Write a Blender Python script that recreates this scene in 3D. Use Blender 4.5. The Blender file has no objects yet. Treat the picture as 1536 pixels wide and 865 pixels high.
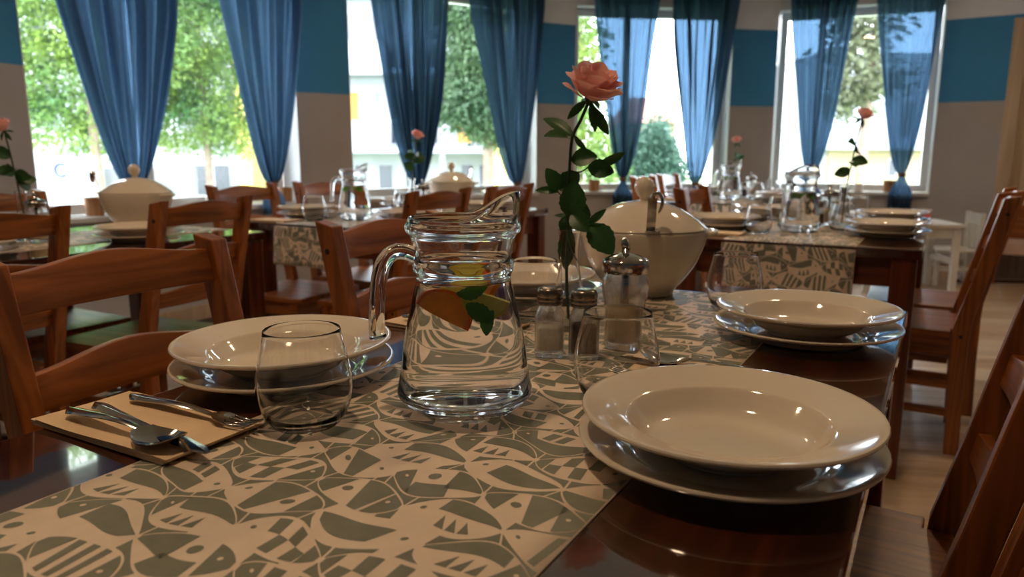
import bpy, bmesh, math, random
from mathutils import Vector, Matrix
from mathutils import noise as mnoise

random.seed(7)
PI = math.pi
SC = bpy.context.scene
COL = SC.collection

# ------------------------------------------------------------------ camera, sky, exposure
FPX = 1110.0
EYE = 1.04
PITCH = math.atan((432.5 - 230.0) / FPX)
cam_data = bpy.data.cameras.new('camera')
cam = bpy.data.objects.new('camera', cam_data)
COL.objects.link(cam)
cam.location = (0, 0, EYE)
cam.rotation_euler = (PI / 2 - PITCH, 0, 0)
cam_data.sensor_width = 36.0
cam_data.lens = FPX / 1536 * 36.0
cam_data.clip_start = 0.02
cam_data.clip_end = 300
cam_data.dof.use_dof = True
cam_data.dof.focus_distance = 0.86
cam_data.dof.aperture_fstop = 6.0
SC.camera = cam

world = bpy.data.worlds.new('overcast_sky')
SC.world = world
world.use_nodes = True
wn = world.node_tree.nodes
wl = world.node_tree.links
wn['Background'].inputs['Strength'].default_value = 14.0
wtc = wn.new('ShaderNodeTexCoord')
wno = wn.new('ShaderNodeTexNoise')
wno.inputs['Scale'].default_value = 2.2
wno.inputs['Detail'].default_value = 4
wrp = wn.new('ShaderNodeValToRGB')
wrp.color_ramp.elements[0].position = 0.3
wrp.color_ramp.elements[0].color = (0.86, 0.93, 1.0, 1)
wrp.color_ramp.elements[1].position = 0.7
wrp.color_ramp.elements[1].color = (0.97, 0.99, 1.0, 1)
wl.new(wtc.outputs['Generated'], wno.inputs['Vector'])
wl.new(wno.outputs['Fac'], wrp.inputs['Fac'])
wl.new(wrp.outputs['Color'], wn['Background'].inputs['Color'])

SC.view_settings.view_transform = 'Standard'
SC.view_settings.look = 'None'
SC.view_settings.gamma = 1.0
SC.view_settings.use_curve_mapping = False
SC.view_settings.exposure = 0.15

LAMP_STRENGTH = 128.0

# ------------------------------------------------------------------ helpers
def S(r, g, b):
    f = lambda c: (c / 12.92 if c <= 0.04045 else ((c + 0.055) / 1.055) ** 2.4)
    return (f(r / 255), f(g / 255), f(b / 255), 1)

C30, S30 = math.cos(math.radians(30)), math.sin(math.radians(30))
TROT = -math.radians(30)
def W(u, v, z=0.0):
    return Vector((u * S30 + v * C30, u * C30 - v * S30, z))

def ray(px, py):
    c, s = math.cos(PITCH), math.sin(PITCH)
    x = (px - 768) / FPX; y = (py - 432.5) / FPX
    return Vector((x, c - y * s, -s - y * c))
def at_y(px, py, Y):
    d = ray(px, py); return Vector((0, 0, EYE)) + d * (Y / d.y)
def at_z(px, py, z):
    d = ray(px, py); return Vector((0, 0, EYE)) + d * ((z - EYE) / d.z)

def link(o, parent=None):
    COL.objects.link(o)
    if parent is not None: o.parent = parent
    return o
def tag(o, label=None, cat=None, group=None, kind=None):
    if label: o['label'] = label
    if cat: o['category'] = cat
    if group: o['group'] = group
    if kind: o['kind'] = kind
    return o
def empty(name, loc=(0, 0, 0), rz=0.0):
    o = bpy.data.objects.new(name, None)
    o.empty_display_size = 0.05
    link(o); o.location = loc; o.rotation_euler = (0, 0, rz)
    return o
def copy_tree(o, parent=None):
    c = o.copy(); link(c, parent)
    for ch in o.children: copy_tree(ch, c)
    return c

class MB:
    def __init__(s): s.v = []; s.f = []; s.m = []
    def add(s, vs, fs, mi=0):
        b = len(s.v); s.v += [tuple(p) for p in vs]
        s.f += [tuple(i + b for i in f) for f in fs]; s.m += [mi] * len(fs)
        return s
    def box(s, x0, x1, y0, y1, z0, z1, mi=0):
        vs = [(x0, y0, z0), (x1, y0, z0), (x1, y1, z0), (x0, y1, z0), (x0, y0, z1), (x1, y0, z1), (x1, y1, z1), (x0, y1, z1)]
        return s.add(vs, [(0, 3, 2, 1), (4, 5, 6, 7), (0, 1, 5, 4), (1, 2, 6, 5), (2, 3, 7, 6), (3, 0, 4, 7)], mi)
    def lathe(s, prof, n=32, mi=0, cx=0, cy=0, cap0=False, cap1=False, mod=None):
        vs = []; fs = []
        for j, (r, z) in enumerate(prof):
            for i in range(n):
                a = 2 * PI * i / n
                p = (cx + r * math.cos(a), cy + r * math.sin(a), z)
                vs.append(mod(p, a, j) if mod else p)
        m = len(prof)
        for j in range(m - 1):
            for i in range(n):
                k = (i + 1) % n
                fs.append((j * n + i, j * n + k, (j + 1) * n + k, (j + 1) * n + i))
        if cap0: fs.append(tuple(range(n - 1, -1, -1)))
        if cap1: fs.append(tuple((m - 1) * n + i for i in range(n)))
        return s.add(vs, fs, mi)
    def tube(s, pts, rad, n=8, mi=0, flat=1.0, caps=True):
        pts = [Vector(p) for p in pts]
        rs = rad if isinstance(rad, (list, tuple)) else [rad] * len(pts)
        vs = []; fs = []
        ref = None
        for j, p in enumerate(pts):
            t = (pts[min(j + 1, len(pts) - 1)] - pts[max(j - 1, 0)]).normalized()
            if ref is None:
                ref = Vector((0, 0, 1)) if abs(t.z) < 0.9 else Vector((1, 0, 0))
                a = t.cross(ref).normalized()
            else:
                a = (a - t * a.dot(t)).normalized()
            b = t.cross(a).normalized()
            for i in range(n):
                q = 2 * PI * i / n
                vs.append(p + (a * math.cos(q) + b * math.sin(q) * flat) * rs[j])
        for j in range(len(pts) - 1):
            for i in range(n):
                k = (i + 1) % n
                fs.append((j * n + i, j * n + k, (j + 1) * n + k, (j + 1) * n + i))
        if caps:
            fs.append(tuple(range(n - 1, -1, -1))); fs.append(tuple((len(pts) - 1) * n + i for i in range(n)))
        return s.add(vs, fs, mi)
    def prism(s, poly, z0, z1, mi=0):
        n = len(poly)
        vs = [(p[0], p[1], z0) for p in poly] + [(p[0], p[1], z1) for p in poly]
        fs = [tuple(range(n - 1, -1, -1)), tuple(range(n, 2 * n))]
        fs += [(i, (i + 1) % n, n + (i + 1) % n, n + i) for i in range(n)]
        return s.add(vs, fs, mi)
    def mesh(s, name, mats, smooth=False, bevel=0.0, segs=2, angle=40, fix=True):
        me = bpy.data.meshes.new(name)
        me.from_pydata(s.v, [], s.f)
        if not isinstance(mats, (list, tuple)): mats = [mats]
        for m in mats: me.materials.append(m)
        for p, i in zip(me.polygons, s.m): p.material_index = i
        bm = bmesh.new(); bm.from_mesh(me)
        if fix: bmesh.ops.recalc_face_normals(bm, faces=bm.faces)
        if bevel > 0:
            es = [e for e in bm.edges if len(e.link_faces) == 2 and e.calc_face_angle(0) > math.radians(angle)]
            bmesh.ops.bevel(bm, geom=es, offset=bevel, segments=segs, affect='EDGES', profile=0.6)
        if smooth:
            for f in bm.faces: f.smooth = True
        bm.to_mesh(me); bm.free()
        return me
    def build(s, name, mats, parent=None, **k):
        return link(bpy.data.objects.new(name, s.mesh(name, mats, **k)), parent)
def shade_auto(o, ang=40):
    me = o.data
    for p in me.polygons: p.use_smooth = True
    me.set_sharp_from_angle(angle=math.radians(ang))
    return o
def smooth_path(pts, n=6):
    P = [Vector(p) for p in pts]
    out = []
    for i in range(len(P) - 1):
        p0 = P[max(i - 1, 0)]; p1 = P[i]; p2 = P[i + 1]; p3 = P[min(i + 2, len(P) - 1)]
        for k in range(n):
            t = k / n
            out.append(0.5 * ((2 * p1) + (p2 - p0) * t + (2 * p0 - 5 * p1 + 4 * p2 - p3) * t * t + (3 * p1 - p0 - 3 * p2 + p3) * t ** 3))
    out.append(P[-1])
    return out
def dens(prof, step=.004):
    """smoothly resample a lathe profile, keeping its corners"""
    P_ = [Vector((p[0], p[1])) for p in prof]; n = len(P_); out = []
    D = [(P_[i + 1] - P_[i]) for i in range(n - 1)]
    def tan(i, seg):
        if i == 0 or i == n - 1: return D[seg].normalized()
        a, b = D[i - 1].normalized(), D[i].normalized()
        if a.dot(b) < .72: return D[seg].normalized()
        la, lb = D[i - 1].length, D[i].length
        return (a * la + b * lb).normalized()
    for i in range(n - 1):
        L = D[i].length; k = max(1, math.ceil(L / step)) if L > .0022 else 1
        if L > .0022: k = max(k, 3)
        t0, t1 = tan(i, i) * L, tan(i + 1, i) * L
        for j in range(k):
            t = j / k
            h = (2 * t ** 3 - 3 * t * t + 1) * P_[i] + (t ** 3 - 2 * t * t + t) * t0 + (-2 * t ** 3 + 3 * t * t) * P_[i + 1] + (t ** 3 - t * t) * t1
            e = (max(.0003, h.x), h.y)
            if len(prof[i]) > 2: e += (prof[i][2] * (1 - t) + prof[i + 1][2] * t,)
            out.append(e)
    out.append(tuple(prof[-1]))
    return out
def sstep(a, b, x):
    t = max(0.0, min(1.0, (x - a) / (b - a))); return t * t * (3 - 2 * t)

# ------------------------------------------------------------------ materials
def new_mat(name):
    m = bpy.data.materials.new(name); m.use_nodes = True
    nt = m.node_tree
    return m, nt.nodes, nt.links, nt.nodes['Principled BSDF']
def plain(name, col, rough=0.5, var=0.08, scale=8.0, metal=0.0, bump=0.0, spec=0.5, coat=0.0, bscale=None):
    m, n, l, b = new_mat(name)
    tc = n.new('ShaderNodeTexCoord'); no = n.new('ShaderNodeTexNoise')
    no.inputs['Scale'].default_value = scale; no.inputs['Detail'].default_value = 5
    l.new(tc.outputs['Object'], no.inputs['Vector'])
    rp = n.new('ShaderNodeValToRGB')
    rp.color_ramp.elements[0].position = 0.3; rp.color_ramp.elements[1].position = 0.7
    rp.color_ramp.elements[0].color = tuple(c * (1 - var) for c in col[:3]) + (1,)
    rp.color_ramp.elements[1].color = tuple(min(1, c * (1 + var)) for c in col[:3]) + (1,)
    l.new(no.outputs['Fac'], rp.inputs['Fac']); l.new(rp.outputs['Color'], b.inputs['Base Color'])
    b.inputs['Roughness'].default_value = rough; b.inputs['Metallic'].default_value = metal
    b.inputs['Specular IOR Level'].default_value = spec
    b.inputs['Coat Weight'].default_value = coat; b.inputs['Coat Roughness'].default_value = 0.05
    if bump > 0:
        nb = n.new('ShaderNodeTexNoise'); nb.inputs['Scale'].default_value = bscale or scale * 6
        l.new(tc.outputs['Object'], nb.inputs['Vector'])
        bp = n.new('ShaderNodeBump'); bp.inputs['Strength'].default_value = bump; bp.inputs['Distance'].default_value = 0.002
        l.new(nb.outputs['Fac'], bp.inputs['Height']); l.new(bp.outputs['Normal'], b.inputs['Normal'])
    return m
def wood(name, dark, light, axis='x', rough=0.4, coat=0.0, across=38.0, along=1.6, bump=0.15, spec=0.5):
    m, n, l, b = new_mat(name)
    tc = n.new('ShaderNodeTexCoord'); oi = n.new('ShaderNodeObjectInfo')
    mp = n.new('ShaderNodeMapping')
    sc = [across] * 3; sc['xyz'.index(axis)] = along
    mp.inputs['Scale'].default_value = sc
    ad = n.new('ShaderNodeVectorMath'); ad.operation = 'ADD'
    mu = n.new('ShaderNodeMath'); mu.operation = 'MULTIPLY'; mu.inputs[1].default_value = 40
    l.new(oi.outputs['Random'], mu.inputs[0])
    l.new(tc.outputs['Object'], mp.inputs['Vector']); l.new(mp.outputs['Vector'], ad.inputs[0]); l.new(mu.outputs[0], ad.inputs[1])
    n1 = n.new('ShaderNodeTexNoise'); n1.inputs['Scale'].default_value = 1.0; n1.inputs['Detail'].default_value = 6; n1.inputs['Distortion'].default_value = 0.6
    l.new(ad.outputs[0], n1.inputs['Vector'])
    n2 = n.new('ShaderNodeTexNoise'); n2.inputs['Scale'].default_value = 0.18; n2.inputs['Detail'].default_value = 3; n2.inputs['Distortion'].default_value = 1.5
    l.new(ad.outputs[0], n2.inputs['Vector'])
    wv = n.new('ShaderNodeMath'); wv.operation = 'MULTIPLY'; wv.inputs[1].default_value = 55
    l.new(n2.outputs['Fac'], wv.inputs[0])
    sn = n.new('ShaderNodeMath'); sn.operation = 'SINE'; l.new(wv.outputs[0], sn.inputs[0])
    mx = n.new('ShaderNodeMath'); mx.operation = 'MULTIPLY_ADD'; mx.inputs[1].default_value = 0.08
    l.new(sn.outputs[0], mx.inputs[0]); l.new(n1.outputs['Fac'], mx.inputs[2])
    rp = n.new('ShaderNodeValToRGB')
    rp.color_ramp.elements[0].position = 0.3; rp.color_ramp.elements[1].position = 0.72
    rp.color_ramp.elements[0].color = dark; rp.color_ramp.elements[1].color = light
    l.new(mx.outputs[0], rp.inputs['Fac']); l.new(rp.outputs['Color'], b.inputs['Base Color'])
    b.inputs['Roughness'].default_value = rough; b.inputs['Coat Weight'].default_value = coat; b.inputs['Coat Roughness'].default_value = 0.03 if coat > .5 else 0.25
    b.inputs['Specular IOR Level'].default_value = spec
    bp = n.new('ShaderNodeBump'); bp.inputs['Strength'].default_value = bump; bp.inputs['Distance'].default_value = 0.001
    l.new(mx.outputs[0], bp.inputs['Height']); l.new(bp.outputs['Normal'], b.inputs['Normal'])
    return m
def glass(name, ior=1.5, col=(1, 1, 1, 1), rough=0.0):
    m, n, l, b = new_mat(name)
    b.inputs['Base Color'].default_value = col; b.inputs['Roughness'].default_value = rough
    b.inputs['IOR'].default_value = ior; b.inputs['Transmission Weight'].default_value = 1.0
    return m
def pane_mat(name, tint=(0.97, 0.99, 1, 1)):
    m = bpy.data.materials.new(name); m.use_nodes = True
    n = m.node_tree.nodes; l = m.node_tree.links
    n.remove(n['Principled BSDF'])
    tr = n.new('ShaderNodeBsdfTransparent'); tr.inputs['Color'].default_value = tint
    gl = n.new('ShaderNodeBsdfGlossy'); gl.inputs['Roughness'].default_value = 0.0
    fr = n.new('ShaderNodeFresnel'); fr.inputs['IOR'].default_value = 1.45
    mx = n.new('ShaderNodeMixShader')
    l.new(fr.outputs[0], mx.inputs[0]); l.new(tr.outputs[0], mx.inputs[1]); l.new(gl.outputs[0], mx.inputs[2])
    l.new(mx.outputs[0], n['Material Output'].inputs['Surface'])
    return m
def leafy(name, c1, c2, scale=3.0, trans=0.4, rough=0.5):
    m, n, l, b = new_mat(name)
    tc = n.new('ShaderNodeTexCoord'); no = n.new('ShaderNodeTexNoise'); no.inputs['Scale'].default_value = scale; no.inputs['Detail'].default_value = 4
    l.new(tc.outputs['Object'], no.inputs['Vector'])
    rp = n.new('ShaderNodeValToRGB'); rp.color_ramp.elements[0].position = 0.35; rp.color_ramp.elements[1].position = 0.65
    rp.color_ramp.elements[0].color = c1; rp.color_ramp.elements[1].color = c2
    l.new(no.outputs['Fac'], rp.inputs['Fac']); l.new(rp.outputs['Color'], b.inputs['Base Color'])
    b.inputs['Roughness'].default_value = rough
    tl = n.new('ShaderNodeBsdfTranslucent'); l.new(rp.outputs['Color'], tl.inputs['Color'])
    mx = n.new('ShaderNodeMixShader'); mx.inputs[0].default_value = trans
    l.new(b.outputs[0], mx.inputs[1]); l.new(tl.outputs[0], mx.inputs[2])
    l.new(mx.outputs[0], n['Material Output'].inputs['Surface'])
    return m
def emit(name, col, st):
    m = bpy.data.materials.new(name); m.use_nodes = True
    n = m.node_tree.nodes; l = m.node_tree.links
    n.remove(n['Principled BSDF'])
    e = n.new('ShaderNodeEmission'); e.inputs['Color'].default_value = col; e.inputs['Strength'].default_value = st
    l.new(e.outputs[0], n['Material Output'].inputs['Surface'])
    return m

BAND_LO, BAND_HI = 1.47, 2.15
def wall_paint():
    m, n, l, b = new_mat('wall_paint')
    ge = n.new('ShaderNodeNewGeometry'); sp = n.new('ShaderNodeSeparateXYZ'); l.new(ge.outputs['Position'], sp.inputs[0])
    no = n.new('ShaderNodeTexNoise'); no.inputs['Scale'].default_value = 3; no.inputs['Detail'].default_value = 6
    l.new(ge.outputs['Position'], no.inputs['Vector'])
    def col(c):
        r = n.new('ShaderNodeValToRGB'); r.color_ramp.elements[0].position = .3; r.color_ramp.elements[1].position = .7
        r.color_ramp.elements[0].color = tuple(x * .93 for x in c[:3]) + (1,); r.color_ramp.elements[1].color = tuple(x * 1.06 for x in c[:3]) + (1,)
        l.new(no.outputs['Fac'], r.inputs['Fac']); return r.outputs['Color']
    g1 = n.new('ShaderNodeMath'); g1.operation = 'GREATER_THAN'; g1.inputs[1].default_value = BAND_LO; l.new(sp.outputs['Z'], g1.inputs[0])
    g2 = n.new('ShaderNodeMath'); g2.operation = 'GREATER_THAN'; g2.inputs[1].default_value = BAND_HI; l.new(sp.outputs['Z'], g2.inputs[0])
    m1 = n.new('ShaderNodeMix'); m1.data_type = 'RGBA'; m2 = n.new('ShaderNodeMix'); m2.data_type = 'RGBA'
    l.new(g1.outputs[0], m1.inputs['Factor']); l.new(col(S(174, 168, 168)), m1.inputs['A']); l.new(col(S(60, 140, 196)), m1.inputs['B'])
    l.new(g2.outputs[0], m2.inputs['Factor']); l.new(m1.outputs['Result'], m2.inputs['A']); l.new(col(S(234, 238, 246)), m2.inputs['B'])
    l.new(m2.outputs['Result'], b.inputs['Base Color']); b.inputs['Roughness'].default_value = 0.75
    nb = n.new('ShaderNodeTexNoise'); nb.inputs['Scale'].default_value = 60; l.new(ge.outputs['Position'], nb.inputs['Vector'])
    bp = n.new('ShaderNodeBump'); bp.inputs['Strength'].default_value = 0.15; bp.inputs['Distance'].default_value = 0.003
    l.new(nb.outputs['Fac'], bp.inputs['Height']); l.new(bp.outputs['Normal'], b.inputs['Normal'])
    return m

M = {}
M['wall'] = wall_paint()
M['ceiling'] = plain('ceiling_paint', S(225, 220, 212), 0.8, 0.03, 3)
M['frame'] = plain('window_frame_white', S(232, 236, 238), 0.35, 0.03, 5)
M['sill'] = plain('sill_white', S(205, 206, 206), 0.3, 0.05, 5)
M['pane'] = pane_mat('window_pane_glass')
for a in 'xyz':
    M['pine_' + a] = wood('pine_stained_' + a, S(110, 58, 21), S(172, 98, 42), a, 0.34, 0.2)
    M['table_' + a] = wood('table_wood_' + a, S(66, 26, 12), S(112, 50, 24), a, 0.3, 0.3)
M['table_top'] = wood('table_top_varnish', S(40, 17, 9), S(76, 34, 18), 'y', 0.10, 1.0, 30, 1.2, 0.02)
M['bolt'] = plain('bolt_hole', S(25, 15, 10), 0.7)
M['ceramic'] = plain('white_ceramic', S(228, 214, 196), 0.08, 0.02, 12, coat=0.5)
M['glass'] = glass('clear_glass', 1.5)
M['thin_glass'] = glass('thin_clear_glass', 1.45)
def bottle_glass():
    m = glass('bottle_glass', 1.5); n = m.node_tree.nodes; l = m.node_tree.links
    tr = n.new('ShaderNodeBsdfTransparent'); mx = n.new('ShaderNodeMixShader'); mx.inputs[0].default_value = 0.28
    l.new(n['Principled BSDF'].outputs[0], mx.inputs[1]); l.new(tr.outputs[0], mx.inputs[2]); l.new(mx.outputs[0], n['Material Output'].inputs['Surface'])
    return m
M['bottle_glass'] = bottle_glass()
M['glass_water'] = glass('glass_water_wall', 1.5 / 1.333)
M['water'] = glass('water_surface', 1.333)
M['chrome'] = plain('polished_steel', (0.46, 0.44, 0.42, 1), 0.10, 0.04, 30, metal=1.0)
M['capmetal'] = plain('shaker_cap_metal', (0.30, 0.25, 0.21, 1), 0.24, 0.1, 60, metal=1.0)
M['salt'] = plain('salt_grains', S(238, 228, 214), 0.8, 0.08, 300, bump=0.5)
M['pepper'] = plain('ground_pepper', S(62, 44, 34), 0.85, 0.5, 400, bump=0.6)
M['sugar'] = plain('sugar_grains', S(232, 205, 165), 0.75, 0.08, 300, bump=0.5)
M['cloth'] = plain('runner_cloth', S(232, 210, 190), 0.5, 0.04, 40, bump=0.2, bscale=900)
M['print'] = plain('runner_print', S(122, 122, 106), 0.5, 0.08, 60, bump=0.2, bscale=900)
M['napkin'] = plain('napkin_paper', S(230, 198, 160), 0.9, 0.05, 25, bump=0.25, bscale=500)
M['petal'] = leafy('rose_petal', S(244, 184, 176), S(252, 208, 200), 30, 0.35, 0.55)
M['rose_leaf'] = leafy('rose_leaf', S(30, 66, 32), S(54, 96, 46), 40, 0.2, 0.4)
M['stem'] = plain('rose_stem', S(42, 66, 34), 0.5, 0.2, 60)
M['orange_flesh'] = plain('orange_flesh', S(246, 150, 40), 0.4, 0.15, 90, bump=0.3)
M['orange_peel'] = plain('orange_peel', S(240, 116, 20), 0.4, 0.06, 90, bump=0.3)
M['lemon_flesh'] = plain('lemon_flesh', S(226, 214, 96), 0.4, 0.12, 90)
M['lemon_peel'] = plain('lemon_peel', S(214, 190, 50), 0.4, 0.06, 90)
M['mint'] = leafy('mint_leaf', S(52, 104, 30), S(96, 148, 48), 60, 0.3)
M['lime'] = leafy('lime_leaf', S(96, 176, 30), S(140, 206, 50), 60, 0.3)
M['tie'] = plain('curtain_tie', S(120, 88, 70), 0.7, 0.2, 60)
M['rod'] = plain('rod_metal', S(120, 120, 122), 0.3, 0.05, 20, metal=1.0)
M['pot'] = wood('pot_wood', S(150, 100, 60), S(196, 146, 98), 'z', 0.6)
M['soil'] = plain('pot_soil', S(40, 36, 30), 0.9, 0.4, 80, bump=0.6)
M['candle'] = plain('candle_wax', S(238, 226, 214), 0.5, 0.03, 20)
M['flame'] = emit('candle_flame', (1, 0.55, 0.15, 1), 6)
M['white_wood'] = plain('white_painted_wood', S(226, 224, 218), 0.4, 0.04, 10)
M['pink'] = plain('pink_cup', S(226, 110, 110), 0.4, 0.05, 20)
M['orange_toy'] = plain('orange_fabric', S(236, 104, 40), 0.6, 0.1, 30)
M['door'] = wood('door_wood', S(176, 150, 124), S(202, 178, 152), 'z', 0.5, 0.0, 18, 1)
M['floor'] = plain('floor_screed', S(70, 50, 38), 0.9)
M['plank'] = wood('floor_plank', S(172, 142, 112), S(210, 182, 152), 'x', 0.28, 0.2, 16, 1.0, 0.05)
M['plank2'] = wood('floor_plank_pale', S(190, 166, 140), S(222, 202, 178), 'x', 0.28, 0.2, 16, 1.0, 0.05)
M['lamp_glow'] = emit('lamp_glow', (1.0, 0.70, 0.42, 1), LAMP_STRENGTH)

def curtain_mat():
    m = bpy.data.materials.new('blue_voile'); m.use_nodes = True
    n = m.node_tree.nodes; l = m.node_tree.links
    n.remove(n['Principled BSDF'])
    tc = n.new('ShaderNodeTexCoord'); no = n.new('ShaderNodeTexNoise'); no.inputs['Scale'].default_value = 25; no.inputs['Detail'].default_value = 6
    mp = n.new('ShaderNodeMapping'); mp.inputs['Scale'].default_value = (6, 6, 1)
    l.new(tc.outputs['Object'], mp.inputs['Vector']); l.new(mp.outputs[0], no.inputs['Vector'])
    rp = n.new('ShaderNodeValToRGB'); rp.color_ramp.elements[0].color = S(58, 84, 112); rp.color_ramp.elements[1].color = S(84, 112, 140)
    l.new(no.outputs['Fac'], rp.inputs['Fac'])
    d = n.new('ShaderNodeBsdfDiffuse'); t = n.new('ShaderNodeBsdfTranslucent'); x = n.new('ShaderNodeBsdfTransparent')
    x.inputs['Color'].default_value = S(120, 160, 200)
    l.new(rp.outputs[0], d.inputs['Color']); l.new(rp.outputs[0], t.inputs['Color'])
    a = n.new('ShaderNodeMixShader'); a.inputs[0].default_value = 0.55
    l.new(d.outputs[0], a.inputs[1]); l.new(t.outputs[0], a.inputs[2])
    b = n.new('ShaderNodeMixShader'); b.inputs[0].default_value = 0.10
    l.new(a.outputs[0], b.inputs[1]); l.new(x.outputs[0], b.inputs[2])
    l.new(b.outputs[0], n['Material Output'].inputs['Surface'])
    return m
M['curtain'] = curtain_mat()

# ------------------------------------------------------------------ room shell
def V2(x, y): return Vector((x, y))
P = dict(L0=V2(-3.45, 1.0), L=V2(-2.43, 3.815), A=V2(-1.535, 5.44), B=V2(-1.207, 5.68), C=V2(.221, 6.654), D=V2(.563, 6.834),
         E=V2(2.013, 7.025), F=V2(2.448, 7.10), G=V2(3.675, 6.568), H=V2(4.06, 6.33), I=V2(5.3, 5.55))
CEIL = 2.75
TH = 0.26
ring = ['L0', 'L', 'A', 'B', 'C', 'D', 'E', 'F', 'G', 'H', 'I']
outer = {}
for i, k in enumerate(ring):
    ds = []
    if i > 0: ds.append((P[k] - P[ring[i - 1]]).normalized())
    if i < len(ring) - 1: ds.append((P[ring[i + 1]] - P[k]).normalized())
    ns = [Vector((-d.y, d.x)) for d in ds]
    nm = sum(ns, Vector((0, 0))).normalized()
    outer[k] = P[k] + nm * (TH / max(0.6, nm.dot(ns[0])))
SILL, HEAD = 0.70, 2.32
windows = [('L', 'A'), ('B', 'C'), ('D', 'E'), ('F', 'G')]
wall = MB()
for a, b in zip(ring[:-1], ring[1:]):
    quad = [P[a], P[b], outer[b], outer[a]]
    if (a, b) in windows:
        wall.prism(quad, 0, SILL - 0.03); wall.prism(quad, HEAD, CEIL)
    elif a == 'H':
        d = P[b] - P[a]; no = outer[b] - P[b]
        p1 = P[a] + d * 0.07; p2 = P[a] + d * 0.75
        wall.prism([P[a], p1, p1 + no, outer[a]], 0, CEIL); wall.prism([p2, P[b], outer[b], p2 + no], 0, CEIL)
        wall.prism([p1, p2, p2 + no, p1 + no], 2.05, CEIL)
    else:
        wall.prism(quad, 0, CEIL)
tag(wall.build('wall_front', M['wall']), kind='structure')
tag(MB().box(-3.71, -3.45, -2.6, 1.0, 0, CEIL).build('wall_left', M['wall']), kind='structure')
tag(MB().box(5.3, 5.56, -2.6, 5.55, 0, CEIL).build('wall_right', M['wall']), kind='structure')
tag(MB().box(-3.71, 5.56, -2.86, -2.6, 0, CEIL).build('wall_back', M['wall']), kind='structure')
roompoly = [P[k] for k in ring] + [V2(5.3, -2.6), V2(-3.45, -2.6)]
outpoly = [outer[k] for k in ring] + [V2(5.56, -2.86), V2(-3.71, -2.86)]
tag(MB().prism(outpoly, CEIL, CEIL + 0.15).build('ceiling', M['ceiling']), kind='structure')
floor = tag(MB().prism(outpoly, -0.15, -0.013).build('floor', M['floor']), kind='structure')
def inside(x, y, poly):
    c = False; j = len(poly) - 1
    for i in range(len(poly)):
        a, b = poly[i], poly[j]
        if (a.y > y) != (b.y > y) and x < (b.x - a.x) * (y - a.y) / (b.y - a.y) + a.x: c = not c
        j = i
    return c
PLW, PLL = 0.205, 1.6
pmesh = [MB().box(-PLL / 2 + .001, PLL / 2 - .001, -PLW / 2 + .001, PLW / 2 - .001, -0.012, 0).mesh('plank', M[m], bevel=0.0015, segs=1) for m in ('plank', 'plank2')]
prz = math.radians(-8)
for r in range(-16, 40):
    for k in range(-4, 6):
        lx = k * PLL + (r * 0.57 % 1.0) * PLL; ly = r * PLW
        x = lx * math.cos(prz) - ly * math.sin(prz); y = lx * math.sin(prz) + ly * math.cos(prz)
        if y < -1.4 or not all(inside(x + q * PLL * .5 * math.cos(prz), y + q * PLL * .5 * math.sin(prz), outpoly) for q in (-1, -.5, 0, .5, 1)): continue
        o = bpy.data.objects.new('plank', pmesh[0 if random.random() < .6 else 1]); link(o, floor)
        o.location = (x, y, 0); o.rotation_euler = (0, 0, prz)
# baseboard under the window wall
for i, (a, b) in enumerate(zip(ring[:-2], ring[1:-1])):
    d = (P[b] - P[a]).normalized(); nn = Vector((d.y, -d.x)) * 0.014
    tag(MB().prism([P[a] + nn, P[b] + nn, P[b], P[a]], 0.0, 0.09).build('baseboard_front', M['door']), kind='structure')

# windows
def window(idx, a, b, mull):
    A, B_ = P[a], P[b]; d = (B_ - A); Lw = d.length; d.normalize(); n = Vector((-d.y, d.x))
    fr = empty('window_%d' % idx, (A.x, A.y, 0), math.atan2(d.y, d.x)); tag(fr, kind='structure')
    y0, y1 = 0.17, 0.235; t = 0.06; x0, x1 = 0.006, Lw - 0.006
    z0, z1 = SILL, HEAD - 0.003
    for q in ((x0, x1, z0, z0 + t), (x0, x1, z1 - t, z1), (x0, x0 + t, z0 + t, z1 - t), (x1 - t, x1, z0 + t, z1 - t)):
        MB().box(q[0], q[1], y0, y1, q[2], q[3]).build('frame_bar', M['frame'], fr, bevel=0.004)
    xs = [x0 + t] + [Lw * m for m in mull] + [x1 - t]
    for m in mull:
        MB().box(Lw * m - .03, Lw * m + .03, y0, y1, z0 + t, z1 - t).build('mullion', M['frame'], fr, bevel=0.004)
    for p, q in zip(xs[:-1], xs[1:]):
        MB().box(p + .031 if p != xs[0] else p, q - .031 if q != xs[-1] else q, .20, .206, z0 + t, z1 - t).build('pane', M['pane'], fr)
    MB().box(0.004, Lw - 0.004, -0.045, 0.17, SILL - 0.03, SILL - 0.001).build('window_sill', M['sill'], fr, bevel=0.004)
    # white painted reveals
    MB().box(0.0008, 0.0055, 0.002, 0.17, SILL, HEAD - .003).build('reveal_lining', M['frame'], fr)
    MB().box(Lw - 0.0055, Lw - 0.0008, 0.002, 0.17, SILL, HEAD - .003).build('reveal_lining', M['frame'], fr)
    return fr
def wfrac(a, b, px):
    A, d = P[a], P[b] - P[a]; n = Vector((-d.y, d.x)).normalized(); Q = A + n * .2
    r = ray(px, 285); t = (Q.x * n.x + Q.y * n.y) / (r.x * n.x + r.y * n.y)
    return ((r.x * t - Q.x) * d.x + (r.y * t - Q.y) * d.y) / d.length_squared
wmull = [(wfrac('L', 'A', 222),), (wfrac('B', 'C', 628),), (wfrac('D', 'E', 934),), (wfrac('F', 'G', 1217),)]
for i, (a, b) in enumerate(windows): window(i + 1, a, b, wmull[i])

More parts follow.
